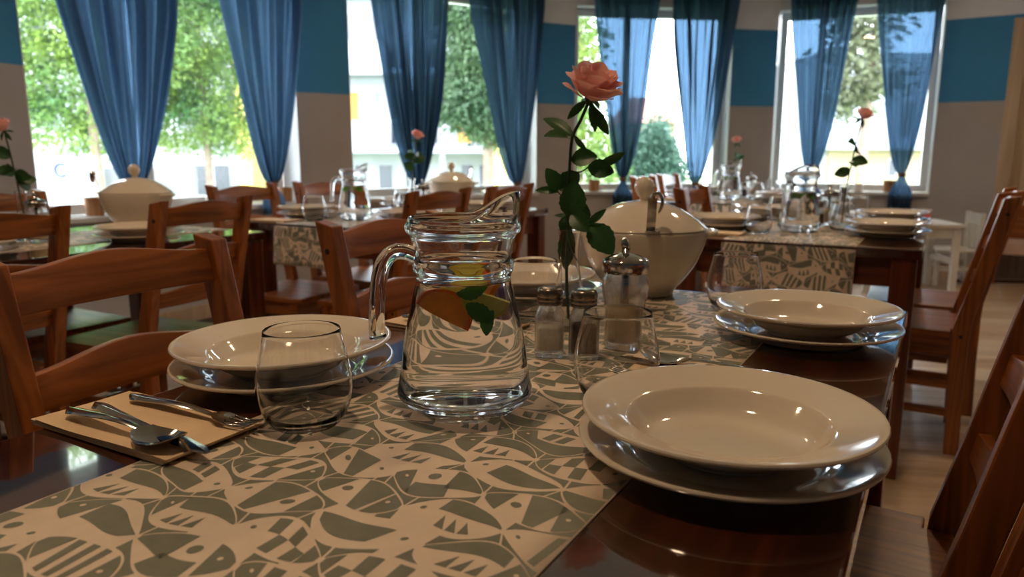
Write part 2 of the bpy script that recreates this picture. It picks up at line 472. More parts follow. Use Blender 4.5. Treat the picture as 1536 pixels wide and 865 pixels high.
# door to the right of the bay
dv = (P['I'] - P['H']); dl = dv.length; dv.normalize()
dr = empty('door_1', (P['H'].x, P['H'].y, 0), math.atan2(dv.y, dv.x)); tag(dr, kind='structure')
dx0, dx1 = dl * .07, dl * .75
for q in ((dx0 - .07, dx0 + .03, 0, 2.12), (dx1 - .03, dx1 + .07, 0, 2.12), (dx0 + .03, dx1 - .03, 2.02, 2.12)):
    MB().box(q[0], q[1], -.02, .10, q[2], q[3]).build('door_frame', M['door'], dr, bevel=.005)
leaf = MB().box(dx0 + .032, dx1 - .032, .05, .09, .01, 2.018).build('door_leaf', M['door'], dr, bevel=.003)
MB().box(dx0 + .031, dx1 - .031, -.02, .26, -.0125, .0095).build('threshold', M['door'], dr)
for z0, z1 in ((.2, .85), (1.0, 1.85)):
    MB().box(dx0 + .14, (dx0 + dx1) / 2 - .04, .04, .05, z0, z1).build('door_panel', M['white_wood'], leaf, bevel=.006)
    MB().box((dx0 + dx1) / 2 + .04, dx1 - .14, .04, .05, z0, z1).build('door_panel', M['white_wood'], leaf, bevel=.006)

# ceiling lamps of the dining room (above the frame)
LAMPS = [(-.35, 0.75), (-1.9, 2.0), (1.5, 2.7), (0.0, 4.4), (3.1, 4.7)]
lm = None
for i, (x, y) in enumerate(LAMPS):
    if lm is None:
        lm = empty('ceiling_lamp', (x, y, CEIL - .06))
        MB().lathe([(.02, .06), (.10, .06), (.10, .0), (.092, .0), (.092, .01)], 32).build('housing', M['white_wood'], lm, smooth=False)
        MB().lathe([(.0, .006), (.05, .005), (.091, .008)], 32).build('diffuser', M['lamp_glow'], lm)
        o = lm
    else:
        o = copy_tree(lm); o.location = (x, y, CEIL - .06)
    tag(o, 'round warm ceiling lamp above ' + ['the front table', 'the tree-window table', 'the second table', 'the farthest table and its chairs', 'the low white children table'][i], 'lamp', 'ceiling lamps')

# ------------------------------------------------------------------ outdoors
GZ = -1.6
M['lawn'] = plain('lawn', S(120, 140, 90), 0.9, 0.2, 1.5)
M['bwall'] = plain('facade_white', S(148, 152, 160), 0.8, 0.03, 1)
M['bgrey'] = plain('facade_grey', S(110, 112, 116), 0.7, 0.05, 1)
M['byellow'] = plain('facade_yellow', S(196, 180, 104), 0.8, 0.03, 1)
M['bdark'] = plain('window_dark_glass', S(48, 54, 62), 0.15, 0.1, 2)
M['bslab'] = plain('balcony_slab', S(140, 146, 156), 0.8, 0.03, 1)
M['bcurt'] = plain('orange_blind', S(180, 126, 52), 0.7, 0.1, 2)
M['broof'] = plain('red_roof', S(160, 96, 76), 0.8, 0.1, 2)
M['btan'] = plain('facade_tan', S(150, 136, 112), 0.8, 0.05, 1)
M['bark'] = plain('bark', S(120, 104, 92), 0.9, 0.25, 6, bump=0.5)
M['blue_sign'] = plain('blue_letter', S(40, 56, 130), 0.6)
M['geranium'] = plain('pink_geranium', S(232, 70, 110), 0.7, 0.2, 10)
M['fol1'] = leafy('foliage_bright', S(46, 90, 48), S(118, 140, 58), 0.8, 0.35)
M['fol2'] = leafy('foliage_conifer', S(42, 70, 45), S(74, 98, 62), 0.8, 0.35)
M['fol3'] = leafy('foliage_blue', S(50, 80, 68), S(72, 102, 88), 0.8, 0.3)
M['fol4'] = leafy('foliage_pine', S(68, 76, 54), S(96, 102, 76), 0.8, 0.35)

tag(MB().box(-60, 60, 8.2, 90, GZ - .2, GZ).build('ground_outside', M['lawn']), kind='structure')
def building(name, label, Y, px0, px1, zt, floors, cols, matw, yaw=0.0, depth=8):
    a = at_y(px0, 230, Y); b = at_y(px1, 230, Y); Wd = b.x - a.x
    o = empty(name, (a.x, Y, GZ), yaw); tag(o, label, 'building')
    MB().box(0, Wd, 0, depth, 0, zt - GZ).build('facade', matw, o)
    return o, Wd
def bwin(o, x0, x1, z0, z1, matp=None, ymin=-.04):
    w = MB().box(x0, x1, ymin, .02, z0, z1)
    f = w.build('window', M['bwall'], o)
    k = 0.06
    MB().box(x0 + k, x1 - k, ymin - .02, ymin, z0 + k, z1 - k).build('pane', matp or M['bdark'], f)
YB = 29.0
apt, aw = building('apartment_block', 'white apartment block with long balconies seen through the windows behind the trees', YB, -260, 800, 12.5, 4, 8, M['bwall'])
ax0 = apt.location.x
def bx(px): return at_y(px, 230, YB).x - ax0
for fl, z in enumerate((1.17, 3.97, 6.77)):
    zz = z - GZ
    sl = MB().box(bx(505), bx(745), -1.3, 0.02, zz - .12, zz + .10).build('balcony_slab', M['bslab'], apt)
    MB().box(bx(505), bx(745), -1.3, -1.24, zz + 1.0, zz + 1.06).build('handrail', M['bslab'], sl)
    MB().box(bx(505), bx(590), -1.28, -1.25, zz + .1, zz + .98).build('parapet', M['bwall'], sl)
    for k in range(14):
        x = bx(592) + k * (bx(745) - bx(592)) / 13
        MB().box(x - .015, x + .015, -1.28, -1.25, zz + .1, zz + 1.0).build('baluster', M['bgrey'], sl)
    for i, (p0, p1, mt) in enumerate(((526, 543, 'bcurt' if fl == 0 else 'bgrey'), (563, 574, 'bgrey'), (586, 600, 'bdark'), (684, 710, 'bcurt' if fl == 0 else 'bgrey'), (640, 660, 'bdark'))):
        bwin(apt, bx(p0), bx(p1), zz + .2, zz + 2.2, M[mt])
MB().box(bx(664), bx(672), -1.25, -1.05, 0, 1.17 - GZ - .12).build('pillar', M['bgrey'], apt)
MB().box(bx(742), bx(760), -1.5, .02, 0, 12.5 - GZ).build('yellow_pier', M['byellow'], apt)
MB().box(bx(378), bx(398), -1.5, .02, 0, 12.5 - GZ).build('yellow_pier', M['byellow'], apt)
for p0, p1 in ((265, 310), (355, 377), (410, 432), (530, 548), (566, 590), (606, 640), (690, 710), (717, 740), (140, 180), (318, 345)):
    bwin(apt, bx(p0), bx(p1), 1.0, 2.25)
for r in range(3):
    for p in range(-220, 480, 70):
        if 360 < p < 400: continue
        bwin(apt, bx(p), bx(p + 34), 3.6 + r * 2.8, 5.2 + r * 2.8)
MB().lathe([(.0, 0), (.22, .05), (.25, .2), (.1, .4), (0, .42)], 10).build('geranium', M['geranium'], apt).location = (bx(526), -1.3, 3.97 - GZ + .9)
# low white annex carrying a blue letter
annex = empty('garden_annex', (at_y(60, 230, 17).x, 17, GZ)); tag(annex, 'low white flat-roofed annex wall with a blue letter C', 'building')
aw2 = at_y(136, 230, 17).x - annex.location.x
MB().box(0, aw2, 0, 3, 0, 1.0 - GZ).build('wall', M['bwall'], annex)
MB().box(aw2, aw2 + 1.1, .5, 3, 0, .7 - GZ).build('shed_door', M['bgrey'], annex)
cz = at_y(92, 255, 17).z - GZ; cx = at_y(92, 255, 17).x - annex.location.x
MB().tube([(cx + .14 * math.cos(t), -.01, cz + .14 * math.sin(t)) for t in [math.radians(a) for a in range(50, 311, 20)]], .03, 6).build('letter', M['blue_sign'], annex)

hb, hw = building('far_house', 'pale overexposed house with tan ground floor behind the pine tree', 34, 1215, 1500, 5.4, 2, 4, M['bwall'])
hx = lambda px: at_y(px, 230, 34).x - hb.location.x
MB().box(hx(1240), hx(1420), -.3, .02, 0, 1.2 - GZ).build('ground_floor', M['btan'], hb)
MB().box(hx(1230), hx(1440), -1.2, .02, 1.2 - GZ, 1.42 - GZ).build('balcony_slab', M['bslab'], hb)
for p0, p1, z0, z1 in ((1256, 1270, 1.8, 3.4), (1306, 1324, 1.8, 3.4), (1345, 1365, 1.8, 3.4)): bwin(hb, hx(p0), hx(p1), z0 - GZ, z1 - GZ, M['bgrey'])
for p0, p1 in ((1284, 1294), (1328, 1342)): bwin(hb, hx(p0), hx(p1), .0 - GZ, .8 - GZ, M['bdark'], -.34)
h2, h2w = building('red_roofed_house', 'distant house with red tiled roof above the blue conifer', 40, 940, 1012, 2.6, 1, 2, M['btan'])
w2 = h2w
MB().add([(-.3, -.4, 2.6 - GZ), (w2 + .3, -.4, 2.6 - GZ), (w2 + .3, 8.4, 2.6 - GZ), (-.3, 8.4, 2.6 - GZ), (w2 * .3, 4, 4.2 - GZ), (w2 * .7, 4, 4.2 - GZ)],
         [(0, 1, 5, 4), (1, 2, 5), (2, 3, 4, 5), (3, 0, 4), (0, 3, 2, 1)]).build('roof', M['broof'], h2)
bwin(h2, w2 * .55, w2 * .72, 1.2 - GZ, 2.1 - GZ, M['broof'])
lp = empty('street_lamp', (at_y(1180, 230, 22).x, 22, GZ)); tag(lp, 'slim grey street lamp post with a short arm outside', 'street lamp')
MB().tube([(0, 0, 0), (0, 0, 3.0), (0, 0, 5.0)], [.09, .07, .05], 8).build('pole', M['bgrey'], lp)
MB().tube([(0, 0, 4.9), (-.3, 0, 5.05), (-.7, 0, 5.1)], .035, 6).build('arm', M['bgrey'], lp)
MB().box(-1.05, -.65, -.1, .1, 5.05, 5.14).build('lamp_head', M['bgrey'], lp, bevel=.02)

def tree(name, label, loc, lobes, n, size, matf, trunk=None, droop=0.5, seed=1, flat=0.6):
    rnd = random.Random(seed)
    o = empty(name, loc); tag(o, label, 'tree', 'trees outside the windows')
    mb = MB(); tot = sum(l[1][0] * l[1][1] * l[1][2] for l in lobes)
    vs = []; fs = []
    for (c, r) in lobes:
        k = int(n * r[0] * r[1] * r[2] / tot)
        for _ in range(k // 7):
            while True:
                p = Vector((rnd.uniform(-1, 1), rnd.uniform(-1, 1), rnd.uniform(-1, 1)))
                if 0.25 < p.length < 1: break
            base = Vector((c[0] + p.x * r[0], c[1] + p.y * r[1], c[2] + p.z * r[2]))
            out = Vector((p.x, p.y, -droop)).normalized()
            for q in range(7):
                b = base + Vector((rnd.gauss(0, size), rnd.gauss(0, size), rnd.gauss(0, size * flat)))
                d = (out + Vector((rnd.gauss(0, .6), rnd.gauss(0, .6), rnd.gauss(0, .45)))).normalized()
                s = d.cross(Vector((rnd.gauss(0, 1), rnd.gauss(0, 1), rnd.gauss(0, 1)))).normalized()
                L = size * rnd.uniform(.6, 1.3); w = L * .22
                i = len(vs)
                vs += [b, b + d * L * .5 + s * w, b + d * L, b + d * L * .5 - s * w]
                fs.append((i, i + 1, i + 2, i + 3))
    mb.v = [tuple(v) for v in vs]; mb.f = fs; mb.m = [0] * len(fs)
    tag(mb.build('foliage', matf, o, fix=False), kind='stuff')
    for t in trunk or []:
        MB().tube(t[0], t[1], 8).build('trunk', M['bark'], o)
    return o
def rel(px, py, Y, loc): return tuple(at_y(px, py, Y) - Vector(loc))
def lobes_px(Y, loc, items):
    out = []
    for (px, py, rx, ry, dy) in items:
        k = (Y + dy) / FPX
        out.append((rel(px, py, Y + dy, loc), (rx * k, max(.5, rx * k * .8), ry * k)))
    return out
l1 = (at_y(140, 230, 12).x, 12, GZ)
tree('leafy_tree', 'tall bright green feathery tree filling the first window', l1,
     lobes_px(12, l1, [(60, 30, 90, 70, 0), (120, 120, 110, 70, .4), (90, 180, 80, 50, 0), (190, 60, 90, 80, .5), (70, -60, 120, 80, 0), (160, 200, 60, 36, .3), (20, 110, 60, 80, 0), (40, -170, 110, 90, 0)]),
     42000, .085, M['fol1'], [([(0, 0, 0), (.05, 0, 2.2), (0, 0, 5)], [.09, .08, .05])], .5, 3)
l2 = (at_y(310, 230, 13.5).x, 13.5, GZ)
tree('leafy_tree', 'dense green conifer-like tree behind the second curtain', l2,
     lobes_px(13.5, l2, [(300, 40, 90, 70, 0), (330, 130, 80, 60, .3), (280, 180, 80, 48, 0), (320, -50, 110, 70, 0), (350, 205, 46, 30, .2), (260, 110, 60, 60, 0)]),
     36000, .085, M['fol1'], [([(0, 0, 0), (.02, 0, 2.5), (0, 0, 5)], [.08, .07, .04])], .5, 4)
l3 = (at_y(725, 230, 15).x, 15, GZ)
tree('conifer', 'green conifer with hanging branches in the second window', l3,
     lobes_px(15, l3, [(705, 20, 46, 50, 0), (715, 90, 50, 40, 0), (725, 140, 62, 36, 0), (700, 170, 40, 22, 0), (740, 195, 34, 22, 0), (715, -50, 50, 60, 0)]),
     24000, .12, M['fol2'], [([(.1, 0, 0), (.1, 0, 3), (0, 0, 6)], [.13, .1, .05])], 1.0, 5)
l4 = (at_y(868, 230, 14).x, 14, GZ)
tree('leafy_tree', 'pale green loose tree beside the grey pillar in the third window', l4,
     lobes_px(14, l4, [(868, 60, 36, 46, 0), (874, 140, 32, 50, 0), (872, 215, 38, 46, 0), (850, -20, 40, 46, 0), (905, 240, 30, 40, 0)]),
     11000, .1, M['fol1'], [([(0, 0, 0), (0, 0, 3), (0, 0, 5)], [.1, .08, .04])], .4, 6)
l5 = (at_y(978, 230, 18).x, 18, GZ)
tree('conifer', 'small blue-green cone-shaped conifer outside the third window', l5,
     lobes_px(18, l5, [(978, 262, 44, 30, 0), (979, 240, 32, 24, 0), (981, 218, 20, 22, 0), (982, 198, 9, 18, 0)]),
     14000, .13, M['fol3'], [([(0, 0, 0), (0, 0, 2.2)], [.08, .04])], -.2, 7)
l6 = (at_y(1293, 230, 16).x, 16, GZ)
tree('pine_tree', 'tall sparse pine with a bare grey trunk outside the fourth window', l6,
     lobes_px(16, l6, [(1300, 40, 34, 22, 0), (1280, 80, 36, 16, 0), (1306, 118, 40, 16, 0), (1276, 140, 26, 12, 0), (1262, 160, 18, 9, 0), (1300, -20, 40, 34, 0)]),
     3600, .2, M['fol4'], [([(0, 0, 0), (0, 0, 2.4), (.1, 0, 6)], [.13, .11, .06])], .3, 8)

# ------------------------------------------------------------------ curtains
def curtain(seg, tl, tr, tie, tail_px, name_label, folds=9, seed=0, amp=0.062):
    """seg: window key; tl,tr: pixel x of the edges at the frame top; tie: pixel of the gathered point"""
    rnd = random.Random(seed)
    A, B_ = P[seg[0]], P[seg[1]]; d = (B_ - A).normalized(); n = Vector((d.y, -d.x))
    Q = A + n * 0.10
    def hit(px, py):
        r = ray(px, py); den = r.x * n.x + r.y * n.y
        t = (Q.x * n.x + Q.y * n.y) / den
        p = Vector((0, 0, EYE)) + r * t
        return ((p.x - Q.x) * d.x + (p.y - Q.y) * d.y), p.z
    a0, zt = hit(tl, 0); a1, _ = hit(tr, 0); at, zk = hit(*tie); _, ze = hit(tie[0], tail_px)
    ztop = 2.64
    f = (ztop - zt) * .12
    o = empty('curtain', (Q.x, Q.y, 0), math.atan2(d.y, d.x)); tag(o, name_label, 'curtain', 'blue curtains of the window bay')
    nu, nv = 96, 46
    ph = [rnd.uniform(0, 6.28) for _ in range(4)]
    vs = []; fs = []
    def fold(s, g):
        return math.sin(s * folds * 2 * PI + ph[0] + .5 * math.sin(s * 9 + ph[1])) + .4 * math.sin(s * folds * 3.3 * PI + ph[2])
    for j in range(nv + 1):
        z = zk + (ztop - zk) * (j / nv)
        q = (z - zk) / (zt - zk)
        e = min(1.0, q) ** 0.62 if q < 1 else 1 + (q - 1) * .25
        wl_ = 0.022 + e * (at - a0 - .022); wr_ = 0.022 + e * (a1 - at - .022)
        for i in range(nu + 1):
            s = i / nu
            x = at - wl_ + (wl_ + wr_) * s
            am = amp * (0.35 + .65 * min(1, e * 1.6))
            y = fold(s, e) * am * (.75 + .25 * math.sin(z * 3 + ph[3]))
            vs.append((x + .006 * math.sin(z * 5 + s * 20), y, z))
    for j in range(nv):
        for i in range(nu):
            k = j * (nu + 1) + i
            fs.append((k, k + 1, k + nu + 2, k + nu + 1))
    MB().add(vs, fs).build('drape', M['curtain'], o, smooth=True, fix=False)
    vs = []; fs = []; nt = 14; nu2 = 48
    for j in range(nt + 1):
        g = j / nt; z = zk - (zk - ze) * g
        w = .024 + .07 * sstep(0, .6, g)
        for i in range(nu2 + 1):
            s = i / nu2
            vs.append((at + (s - .5) * 2 * w, math.sin(s * 5 * 2 * PI + ph[2]) * .016 * (.4 + g), z))
    for j in range(nt):
        for i in range(nu2):
            k = j * (nu2 + 1) + i
            fs.append((k, k + 1, k + nu2 + 2, k + nu2 + 1))
    MB().add(vs, fs).build('tail', M['curtain'], o, smooth=True, fix=False)
    MB().lathe([(.024, zk - .018), (.032, zk - .012), (.034, zk), (.032, zk + .012), (.024, zk + .018)], 16, cx=at).build('tie_band', M['tie'], o, smooth=True)
    return o
curtain(('L', 'A'), 92, 258, (203, 284), 330, 'wide blue curtain gathered in front of the left window with the green tree', 10, 1, .068)
curtain(('L', 'A'), 335, 446, (410, 276), 320, 'blue curtain tied at the pillar edge of the leftmost window', 8, 2)
curtain(('B', 'C'), 561, 674, (628, 280), 335, 'blue curtain gathered in the middle of the second window', 9, 3)
curtain(('B', 'C'), 712, 815, (776, 276), 332, 'blue curtain hanging just behind the glass water jug spout', 8, 4)
curtain(('D', 'E'), 891, 988, (934, 268), 316, 'blue curtain directly behind the large pink rose', 8, 5)
curtain(('D', 'E'), 1008, 1106, (1043, 276), 322, 'blue curtain on the pillar side of the third window, past the tureen', 8, 6)
curtain(('F', 'G'), 1187, 1288, (1217, 264), 312, 'blue curtain above the jug of the second table', 8, 7)
curtain(('F', 'G'), 1317, 1420, (1353, 262), 312, 'rightmost blue curtain with its tail hanging below the sill', 8, 8)
for i, (a, b) in enumerate(windows):
    d = (P[b] - P[a]).normalized(); n = Vector((d.y, -d.x)) * .10
    p, q = P[a] + n - d * .12, P[b] + n + d * .12
    o = empty('curtain_rod', ((p.x + q.x) / 2, (p.y + q.y) / 2, 2.66), math.atan2(d.y, d.x))
    Lr = (q - p).length / 2
    MB().tube([(-Lr, 0, 0), (0, 0, 0), (Lr, 0, 0)], .012, 10).build('rod', M['rod'], o, smooth=True)
    for sx in (-1, 1):
        MB().tube([(sx * Lr * .9, 0, 0), (sx * Lr * .9, .10, 0)], .009, 8).build('bracket', M['rod'], o)
    tag(o, 'metal curtain rod above window %s' % ['of the big tree', 'of the apartment balconies', 'behind the pink rose', 'of the bare pine'][i], 'curtain rod', 'curtain rods')

# ------------------------------------------------------------------ furniture
used = set()
def place(proto, loc, rz, label, cat, group):
    if proto.name in used: o = copy_tree(proto)
    else: used.add(proto.name); o = proto
    o.location = loc; o.rotation_euler = (0, 0, rz)
    for k in ('label', 'group', 'category'):
        if k in o: del o[k]
    return tag(o, label, cat, group)

def make_table(w=.78, l=1.35, h=.75):
    t = empty('dining_table')
    MB().box(-w / 2, w / 2, -l / 2, l / 2, h - .030, h).build('table_top', M['table_top'], t, bevel=.004, segs=3)
    for sx in (-1, 1):
        x = sx * (w / 2 - .05)
        MB().box(x - .011, x + .011, -l / 2 + .085, l / 2 - .085, h - .125, h - .031).build('apron', M['table_y'], t, bevel=.002)
        for sy in (-1, 1):
            cx, cy = sx * (w / 2 - .048), sy * (l / 2 - .048)
            MB().box(cx - .036, cx + .036, cy - .036, cy + .036, 0, h - .031).build('leg', M['table_z'], t, bevel=.004)
    for sy in (-1, 1):
        y = sy * (l / 2 - .05)
        MB().box(-w / 2 + .085, w / 2 - .085, y - .011, y + .011, h - .125, h - .031).build('apron', M['table_x'], t, bevel=.002)
    return t
PY = lambda z: (-.19 - (z - .44) / .46 * .105) if z > .44 else (-.19 - (.44 - z) / .44 * .012)
def make_chair():
    c = empty('dining_chair')
    hw = .178
    def post(sx):
        zs = [0, .22, .40, .46, .60, .75, .90]
        vs = []; fs = []
        for z in zs:
            y = PY(z); dep = .026 if .3 < z < .6 else .023
            for dx, dy in ((-.0165, -dep), (.0165, -dep), (.0165, dep), (-.0165, dep)):
                vs.append((sx * hw + dx, y + dy, z + (dy * -.2 if z > .45 else 0)))
        for j in range(len(zs) - 1):
            for i in range(4):
                k = (i + 1) % 4; fs.append((j * 4 + i, j * 4 + k, j * 4 + 4 + k, j * 4 + 4 + i))
        fs += [(3, 2, 1, 0), tuple((len(zs) - 1) * 4 + i for i in range(4))]
        return MB().add(vs, fs)
    for sx in (-1, 1):
        p = post(sx).build('back_post', M['pine_z'], c, bevel=.003, angle=50)
        for z in (.845, .425):
            b = MB().lathe([(.0, .0012), (.0055, .0010), (.0062, 0)], 12).build('bolt_hole', M['bolt'], p)
            b.location = (sx * (hw + .0168), PY(z) - .003, z); b.rotation_euler = (0, sx * PI / 2, 0)
        MB().box(sx * hw - .0175, sx * hw + .0175, .145, .180, 0, .419).build('leg', M['pine_z'], c, bevel=.003)
        MB().box(sx * hw - .009, sx * hw + .009, -.163, .144, .362, .419).build('seat_rail', M['pine_y'], c, bevel=.002)
        MB().box(sx * hw - .008, sx * hw + .008, -.170, .144, .235, .263).build('stretcher', M['pine_y'], c, bevel=.002)
        MB().box(sx * hw - .008, sx * hw + .008, -.175, .144, .135, .163).build('stretcher', M['pine_y'], c, bevel=.002)
    MB().box(-hw + .018, hw - .018, .154, .172, .362, .419).build('seat_rail', M['pine_x'], c, bevel=.002)
    MB().box(-hw + .017, hw - .017, -.200, -.182, .362, .419).build('seat_rail', M['pine_x'], c, bevel=.002)
    MB().box(-hw + .018, hw - .018, .154, .170, .185, .213).build('stretcher', M['pine_x'], c, bevel=.002)
    MB().prism([(-.198, .198), (-.198, -.162), (-.155, -.162), (-.155, -.205), (.155, -.205), (.155, -.162), (.198, -.162), (.198, .198)][::-1], .420, .442).build('seat', M['pine_y'], c, bevel=.004, segs=3)
    for z0, z1, ar in ((.825, .880, .016), (.695, .745, .018), (.570, .615, .016)):
        n = 14; vs = []; fs = []; h = hw - .0165
        for i in range(n + 1):
            x = -h + 2 * h * i / n; q = (x / h)
            bow = -.014 * (1 - q * q); g = ar * .5 * (1 + math.cos(PI * q))
            for z, dy in ((z0, -.009), (z0, .009), (z1 + g, .009), (z1 + g, -.009)):
                vs.append((x, PY(z) + dy + bow, z))
        for i in range(n):
            for k in range(4):
                m = (k + 1) % 4; fs.append((i * 4 + k, i * 4 + m, i * 4 + 4 + m, i * 4 + 4 + k))
        fs += [(3, 2, 1, 0), tuple(n * 4 + i for i in range(4))]
        shade_auto(MB().add(vs, fs).build('back_slat', M['pine_x'], c, bevel=.003, angle=50), 35)
    return c

TABLES = dict(front=(.0, .0), second=(2.25, 0.0), middle=(1.90, -1.79), side=(.30, -2.165), far=(4.12, -.72))
T_LABEL = dict(front='dark varnished table laid for lunch in the foreground', second='dark table straight behind the front one, seen past the far plates',
               middle='wooden table under the balcony window, behind the water jug handle', side='wooden table beside the big tree window, behind the foreground chair back',
               far='small far table beside the grey pillar, past the tureen')
T_NAME = dict(front='front table', second='second table', middle='balcony-window table', side='tree-window table', far='farthest table')
T_CX = -.425; T_CU = .30 + .625
tproto = make_table()
for k, (du, dv) in TABLES.items():
    place(tproto, W(T_CU + du + (-.055 if k == 'front' else .05), T_CX + dv), TROT, T_LABEL[k], 'table', 'dining tables')

cproto = make_chair()
FACE_R, FACE_L = -math.radians(120), math.radians(60)
CH = [  # u, v of the chair back top, facing, turn, label
    (.675, -1.085, 'R', 2, 'stained pine chair in the left foreground with its slatted back towards us'),
    (1.285, -1.07, 'R', -2, 'stained pine chair behind the jug handle at the front table'),
    (.71, .19, 'L', 3, 'pine chair cut off by the lower right corner at the front table'),
    (1.15, .15, 'L', -2, 'pine chair at the right edge, its seat beside the big plates'),
    (1.50, -2.00, 'L', 8, 'pine chair with full back visible behind the foreground chair'),
    (.92, -2.03, 'L', 4, 'pine chair at the left edge facing the tree-window table'),
    (1.42, -3.06, 'R', 0, 'pine chair under the tree window beyond the small rose'),
    (2.36, -2.78, 'R', 3, 'pine chair left of the small jug on the balcony-window table'),
    (2.86, -2.78, 'R', 0, 'pine chair against the grey pillar behind the small jug'),
    (2.40, -1.71, 'L', 0, 'dark pine chair in front of the small tureen'),
    (2.93, -1.70, 'L', 2, 'pine chair just behind the spout of the large jug'),
    (3.08, .20, 'L', 0, 'tall pine chair beside the white children chair'),
    (3.56, .25, 'L', 1, 'second pine chair on the aisle side of the second table, mostly hidden'),
    (3.15, -.93, 'R', 0, 'pine chair right of the tureen at the second table'),
    (4.55, -1.66, 'R', 0, 'far pine chair beyond the tureen knob'),
    (5.04, -1.66, 'R', 0, 'farthest pine chair near the third window sill'),
]
for u, v, f, turn, lab in CH:
    sgn = 1 if f == 'R' else -1
    place(cproto, W(u, v + sgn * .295), (FACE_R if f == 'R' else FACE_L) + math.radians(turn), lab, 'chair', 'pine dining chairs')

